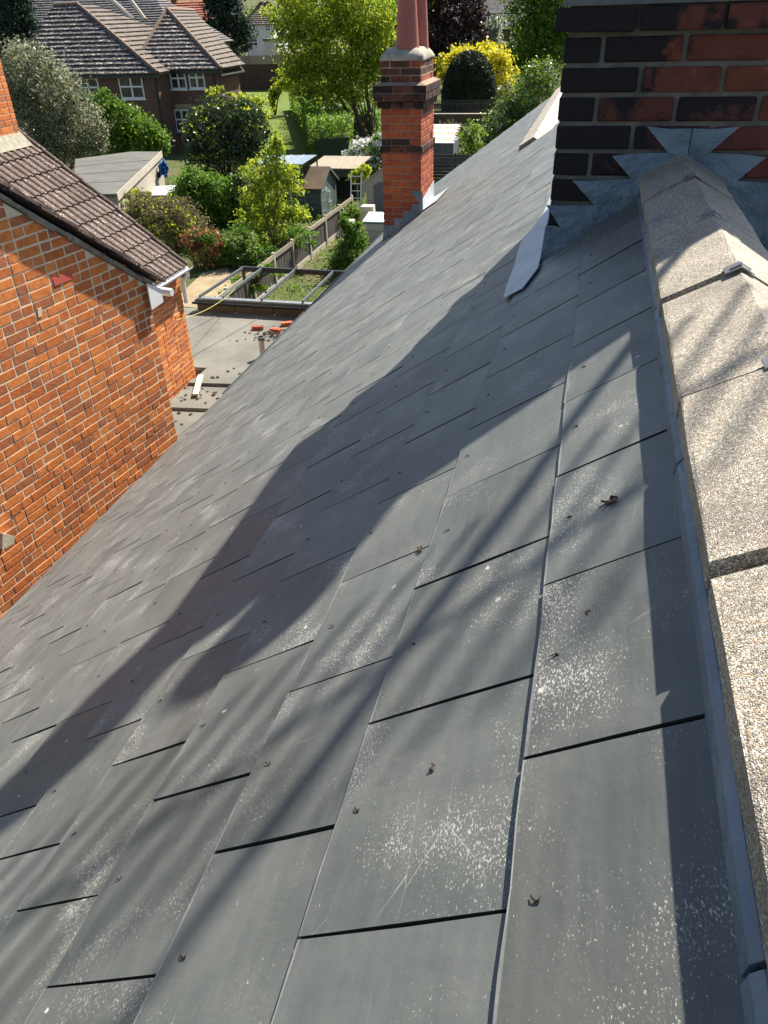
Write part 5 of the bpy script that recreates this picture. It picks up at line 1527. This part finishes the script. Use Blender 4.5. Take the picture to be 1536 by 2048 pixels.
plant('copper_beech', 'dark purple copper beech behind the small chimney pots', 'tree', [(895, 20, 68, 78), (930, 60, 36, 50), (862, 70, 36, 45), (890, -70, 80, 60)], 104, 'leaf_copper', 17000, 0.42, trunk=0.4, shell=0.75, clump=0.2)
plant('maple_tree', 'broad mid-green tree at the left edge of the big chimney', 'tree', [(1075, 20, 55, 50), (1095, 75, 55, 50), (1060, 110, 42, 36), (1120, 30, 60, 60), (1085, -50, 70, 50)], 100, 'leaf_fresh', 15000, 0.42, trunk=0.35, clump=0.24)
plant('silver_tree', 'small pale silvery tree before the red brick house', 'tree', [(975, 80, 26, 26), (985, 52, 16, 22), (995, 95, 20, 16)], 112, 'leaf_silver', 2600, 0.42, trunk=0.12)
plant('golden_shrub', 'bright yellow-leaved shrub behind the clipped dome', 'shrub', [(955, 135, 62, 38), (1000, 150, 34, 32), (905, 132, 30, 30), (985, 180, 40, 22)], 86, 'leaf_gold', 9000, 0.34, shell=0.8, clump=0.18)
# clipped yew dome: dense small foliage over a closed shape
dm = thing('clipped_dome', 'large dark green yew clipped into a smooth dome', 'topiary', tuple(at_z(937, 222, GROUND)))
c = at_z(937, 222, GROUND); k = px_per_m(c); R_, H_ = 55 / k, 99 / k
rng = np.random.default_rng(77); n = 26000
th = rng.uniform(0, 2 * math.pi, n); u_ = rng.random(n) ** 0.8
zz = u_; rr = np.sqrt(np.clip(1 - zz ** 2.6, 0, 1)) * (0.965 + 0.035 * zz)
ns = 1 + 0.012 * np.sin(th * 9 + zz * 11) + rng.normal(0, 0.012, n)
pts = np.stack([c[0] + R_ * rr * ns * np.cos(th), c[1] + R_ * rr * ns * np.sin(th), GROUND + 0.1 + H_ * zz * ns], 1)
put('foliage', leaf_mesh('foliage', pts, 0.17, M['leaf_yew'], rng, 0.5), dm)
g = Geo(); g.lathe((c[0], c[1], GROUND), [(R_ * 0.95 * math.sqrt(max(0, 1 - z ** 2.6)), H_ * 0.97 * z) for z in np.linspace(0, 1, 12)], 24); g.obj('inner_growth', M['leaf_yew'], dm, smooth=True)
plant('hawthorn', 'loose green shrubs with a pale stem above the far slate verge', 'shrub', [(1050, 195, 48, 40), (1085, 165, 36, 38), (1015, 250, 44, 40), (1060, 250, 45, 36), (975, 300, 36, 28), (1000, 275, 30, 24)], 58, 'leaf_fresh', 12000, 0.17, trunk=0.06, bark='birch', clump=0.22, per=36, shell=0.5, extra=[('dark_leaves', 'leaf_dark', 3500, 0.16), ('pale_leaves', 'leaf_silver', 1500, 0.14)])
plant('elder', 'bushy green growth beside the tin shed', 'shrub', [(930, 300, 30, 22), (915, 325, 26, 16), (955, 325, 34, 20), (940, 270, 26, 22)], 52, 'leaf_fresh', 4200, 0.17)
plant('bronze_shrub', 'brownish shrub below the garden wall', 'shrub', [(905, 265, 20, 20), (925, 280, 18, 16)], 60, 'leaf_hedge', 2200, 0.17)
plant('dark_conifer', 'tall blackish-green conifer between the houses', 'tree', [(452, 85, 46, 34), (450, 40, 42, 50), (447, -15, 32, 50), (445, -70, 20, 40)], 108, 'leaf_conifer', 15000, 0.42, trunk=0.3, shell=0.75, clump=0.2, droop=0.8)
plant('weeping_conifer', 'dark hanging conifer at the upper left corner', 'tree', [(20, 20, 40, 36), (38, 55, 24, 34), (5, 65, 24, 30), (15, -30, 34, 30)], 46, 'leaf_conifer', 8500, 0.2, trunk=0.15, droop=1.6, shell=0.7)
plant('olive_grey_bush', 'large grey-olive bush above the garage', 'bush', [(55, 135, 48, 44), (100, 190, 62, 58), (150, 250, 54, 56), (60, 240, 60, 60), (185, 270, 26, 36), (110, 300, 60, 44), (30, 180, 40, 50)], 39, 'leaf_olive', 24000, 0.135, trunk=0.08, clump=0.24, per=40, extra=[('pale_tips', 'leaf_silver', 4500, 0.12), ('inner_leaves', 'leaf_dark', 5000, 0.13)])
plant('laurel', 'bright green shrub below the white windows', 'shrub', [(235, 235, 36, 28), (205, 205, 24, 20), (275, 270, 46, 34), (235, 280, 44, 34), (310, 285, 26, 26), (175, 215, 20, 20)], 45, 'leaf_green', 10000, 0.18, clump=0.24, extra=[('light_leaves', 'leaf_fresh', 3500, 0.17)])
plant('holly', 'rounded dark glossy bush before the brown brick house', 'bush', [(450, 262, 66, 52), (410, 275, 40, 46), (490, 265, 42, 52), (450, 310, 70, 40), (470, 225, 40, 26)], 43, 'leaf_dark', 16000, 0.16, shell=0.78, clump=0.2, extra=[('young_shoots', 'leaf_lime', 900, 0.16)])
plant('yellow_shoots', 'yellow-green shoots rising above the dark glossy bush', 'shrub', [(480, 205, 36, 18), (505, 225, 28, 26), (440, 190, 22, 12), (520, 250, 18, 26)], 44.5, 'leaf_lime', 2200, 0.18, clump=0.22)
plant('mock_orange', 'rounded bright green bush beside the leaning pole', 'bush', [(405, 385, 48, 36), (380, 405, 36, 36), (435, 400, 38, 40), (410, 430, 46, 34), (390, 360, 30, 22)], 33, 'leaf_green', 13000, 0.12, shell=0.66, clump=0.22, per=40, extra=[('light_leaves', 'leaf_fresh', 4000, 0.11)])
plant('tangled_hedge', 'tangled brown-olive hedge behind the neighbour roof', 'hedge', [(320, 430, 60, 34), (265, 410, 40, 24), (370, 465, 46, 40), (330, 480, 60, 36), (400, 490, 30, 34), (290, 450, 40, 30)], 29, 'leaf_hedge', 16000, 0.105, clump=0.22, extra=[('green_tips', 'leaf_lime', 1400, 0.10)])
plant('ivy', 'yellow-green ivy on top of the tangled hedge', 'ivy', [(248, 395, 28, 14), (280, 388, 20, 10), (232, 405, 16, 12)], 30.5, 'leaf_lime', 1600, 0.11)
plant('photinia', 'red-tipped shrub at the corner of the neighbour gutter', 'shrub', [(405, 505, 26, 24), (425, 480, 20, 22), (390, 480, 22, 20), (415, 535, 26, 20)], 26.5, 'leaf_green', 3000, 0.10, extra=[('red_tips', 'leaf_red', 2000, 0.095)])
plant('young_tree', 'slender lime-green young tree in front of the green shed', 'tree', [(548, 315, 24, 26), (520, 350, 26, 20), (575, 345, 26, 18), (540, 380, 30, 24), (590, 375, 22, 14), (505, 395, 26, 20), (565, 415, 30, 20), (525, 440, 30, 22), (600, 425, 26, 14), (490, 440, 24, 20), (575, 465, 34, 18), (540, 480, 34, 20), (615, 470, 18, 12), (552, 285, 14, 20)], 29.5, 'leaf_lime', 7600, 0.12, trunk=0.02, clump=0.26, per=26, shell=0.35, extra=[('darker_leaves', 'leaf_fresh', 2200, 0.11)], base=tuple(at_z(551, 505, GROUND)))  # some darker green leaves mixed among the lime ones
plant('border_shrub', 'dark green border planting at the foot of the young tree', 'shrub', [(470, 480, 30, 30), (490, 520, 36, 24), (540, 510, 40, 20), (455, 520, 26, 22), (600, 475, 30, 18)], 27, 'leaf_green', 6500, 0.10)
plant('fern_patch', 'light green weeds at the end of the sandy path', 'weeds', [(480, 570, 26, 16), (460, 590, 24, 14), (510, 565, 24, 14), (540, 545, 22, 14)], 22.5, 'leaf_fresh', 3000, 0.085)
plant('rose_bush', 'leafy green bush growing over the right of the boarded fence', 'bush', [(702, 500, 26, 28), (680, 535, 28, 26), (714, 470, 18, 22), (660, 565, 26, 20), (700, 450, 16, 18), (650, 595, 26, 16)], 26.5, 'leaf_green', 9500, 0.10, base=(-8.9, 26.5, GROUND))
plant('rambler', 'climbing leaves near the ladder', 'climber', [(700, 425, 18, 16), (715, 440, 16, 16)], 32.5, 'leaf_fresh', 1800, 0.11, base=(-9.9, 32.8, GROUND))
plant('white_blossom', 'white-flowered shrub left of the small chimney', 'shrub', [(735, 305, 32, 24), (750, 330, 28, 20), (715, 320, 24, 22), (760, 290, 22, 20)], 46, 'leaf_green', 3600, 0.16, extra=[('blossom', 'petal', 1500, 0.19)], base=tuple(at_z(738, 346, GROUND)))
plant('lime_sapling', 'small lime-green sapling above the ladder', 'sapling', [(722, 340, 18, 18), (712, 352, 16, 10)], 38, 'leaf_lime', 700, 0.16, base=(-11.1, 38, GROUND))
plant('understorey_shrub', 'dense mid-green growth under the lime-green tree', 'shrub', [(640, 230, 40, 30), (690, 250, 36, 34), (660, 275, 36, 24), (735, 260, 30, 36)], 60, 'leaf_green', 6000, 0.26)
plant('lawn_edge_shrub', 'pale shoots at the far end of the lawn', 'shrub', [(565, 165, 24, 20), (548, 200, 12, 22)], 76, 'leaf_lime', 1500, 0.3)
plant('background_tree', 'dark trees behind the copper beech and roofs', 'tree', [(830, 40, 50, 60), (800, 90, 40, 50), (770, 60, 50, 60)], 125, 'leaf_green', 8000, 0.5, trunk=0.3)
plant('garden_laurel', 'dark leafy shrub between the green shed and the round bush', 'shrub', [(470, 430, 34, 36), (495, 455, 30, 34), (455, 400, 24, 24), (480, 375, 22, 26)], 33.5, 'leaf_dark', 6000, 0.12, extra=[('light_leaves', 'leaf_fresh', 2200, 0.11)])
plant('shed_creeper', 'lime-green creeper spilling over the shelter roof', 'climber', [(505, 335, 26, 18), (560, 330, 26, 14), (595, 345, 22, 14), (520, 360, 24, 16)], 38.5, 'leaf_lime', 2600, 0.13)
plant('dark_hedge', 'dark planting at the foot of the red brick house', 'hedge', [(1010, 112, 34, 20), (1040, 130, 34, 18), (1080, 135, 40, 16)], 104, 'leaf_dark', 3500, 0.4)

# clipped hedge along the lawn
hd = thing('privet_hedge', 'long green hedge along the right of the lawn', 'hedge', (-18.5, 57, GROUND))
rng = np.random.default_rng(5)
a_, b_ = at_z(668, 338, GROUND), at_z(606, 218, GROUND)
n = 20000; t_ = rng.random(n) ** 1.3; wv = rng.uniform(-1, 1, n) * 1.35; hz = rng.random(n) ** 0.6 * 2.5
hz = hz * (1 + 0.16 * np.sin(t_ * 31) + 0.1 * np.sin(t_ * 70 + 1))
dirv = (b_ - a_) / np.linalg.norm(b_ - a_); sidev = np.array((dirv[1], -dirv[0], 0))
pts = a_ + (b_ - a_) * t_[:, None] + sidev * wv[:, None]; pts[:, 2] = GROUND + hz
put('foliage', leaf_mesh('foliage', pts, 0.2, M['leaf_fresh'], rng), hd)
g = Geo(); g.slab([a_ + sidev * 1.0, a_ - sidev * 1.0, b_ - sidev * 1.0, b_ + sidev * 1.0], (0, 0, 1.7)); g.obj('inner_growth', M['leaf_yew'], hd)

# distant wood closing the horizon: reads as one mass
rng = np.random.default_rng(9); P = []
for i in range(260):
    x = rng.uniform(-330, 160); y = rng.uniform(235, 330); r_ = rng.uniform(4, 8); zb = 2.0 * (y - 235) / 70 - 4
    k = 110; d = rng.normal(size=(k, 3)); d /= np.linalg.norm(d, axis=1)[:, None]
    P.append(np.array((x, y, zb)) + d * np.array((r_, r_, r_ * 0.8)) * rng.uniform(0.75, 1.05, (k, 1)))
o = put('distant_wood', leaf_mesh('distant_wood', np.concatenate(P), 2.4, M['leaf_green'], rng, 0.8)); tag(o, 'hazy green wood along the horizon', 'wood', kind='stuff')

# low weeds and grass so that bare ground does not show as a sheet
rng = np.random.default_rng(15); n = 40000
px = rng.uniform(340, 1000, n); yy = rng.uniform(17, 75, n); xx = -4 - rng.random(n) * (6 + yy * 0.42)
lawn_q = np.array([at_z(*q, GROUND)[:2] for q in [(500, 345), (625, 345), (597, 200), (490, 176)]])
inside = (yy > 44) & (xx < -15.4 - (yy - 44) * 0.29) & (xx > -30)
keep = ~inside & ~((yy < 27) & (xx < -11.6))
pts = np.stack([xx, yy, np.full(n, GROUND + 0.05) + rng.random(n) * 0.14], 1)[keep]
o = put('rough_grass', leaf_mesh('rough_grass', pts, 0.16, M['leaf_fresh'], rng, 0.3)); tag(o, 'rough grass and weeds between the sheds', 'grass', kind='stuff')

# ------------------------------------------------------------------ odd bits lying on the slates
for i, (q, lab) in enumerate((((1222, 1001), 'curled brown leaf scrap on the slates nearest the ridge'), ((841, 1098), 'small brown moss crumb in the sunlit gap between shadows'),
                              ((868, 1533), 'tiny reddish crumb low on the middle slates'), ((1178, 1226), 'reddish crumb near the lead batten under the ridge'))):
    p = Vector(on_roof(*q, 0.018)); rgm = random.Random(i + 3); g = Geo(); s = (0.0085, 0.006, 0.004, 0.004)[i]
    for k in range(5):
        c = p + ES * rgm.uniform(-s, s) + Vector((0, rgm.uniform(-s, s), 0)) + EN * rgm.uniform(0, s * 0.4)
        Mx = Matrix.Translation(c) @ Matrix.Rotation(rgm.uniform(0, 6), 4, 'Z') @ Matrix.Rotation(rgm.uniform(-.8, .8), 4, 'X')
        g.box((-s * 0.6, -s * 0.3, -s * 0.15), (s * 0.6, s * 0.3, s * 0.15), Mx)
    tag(g.obj('debris', M['rust'] if False else M['soil']), lab, 'debris', 'crumbs lying on the slates')
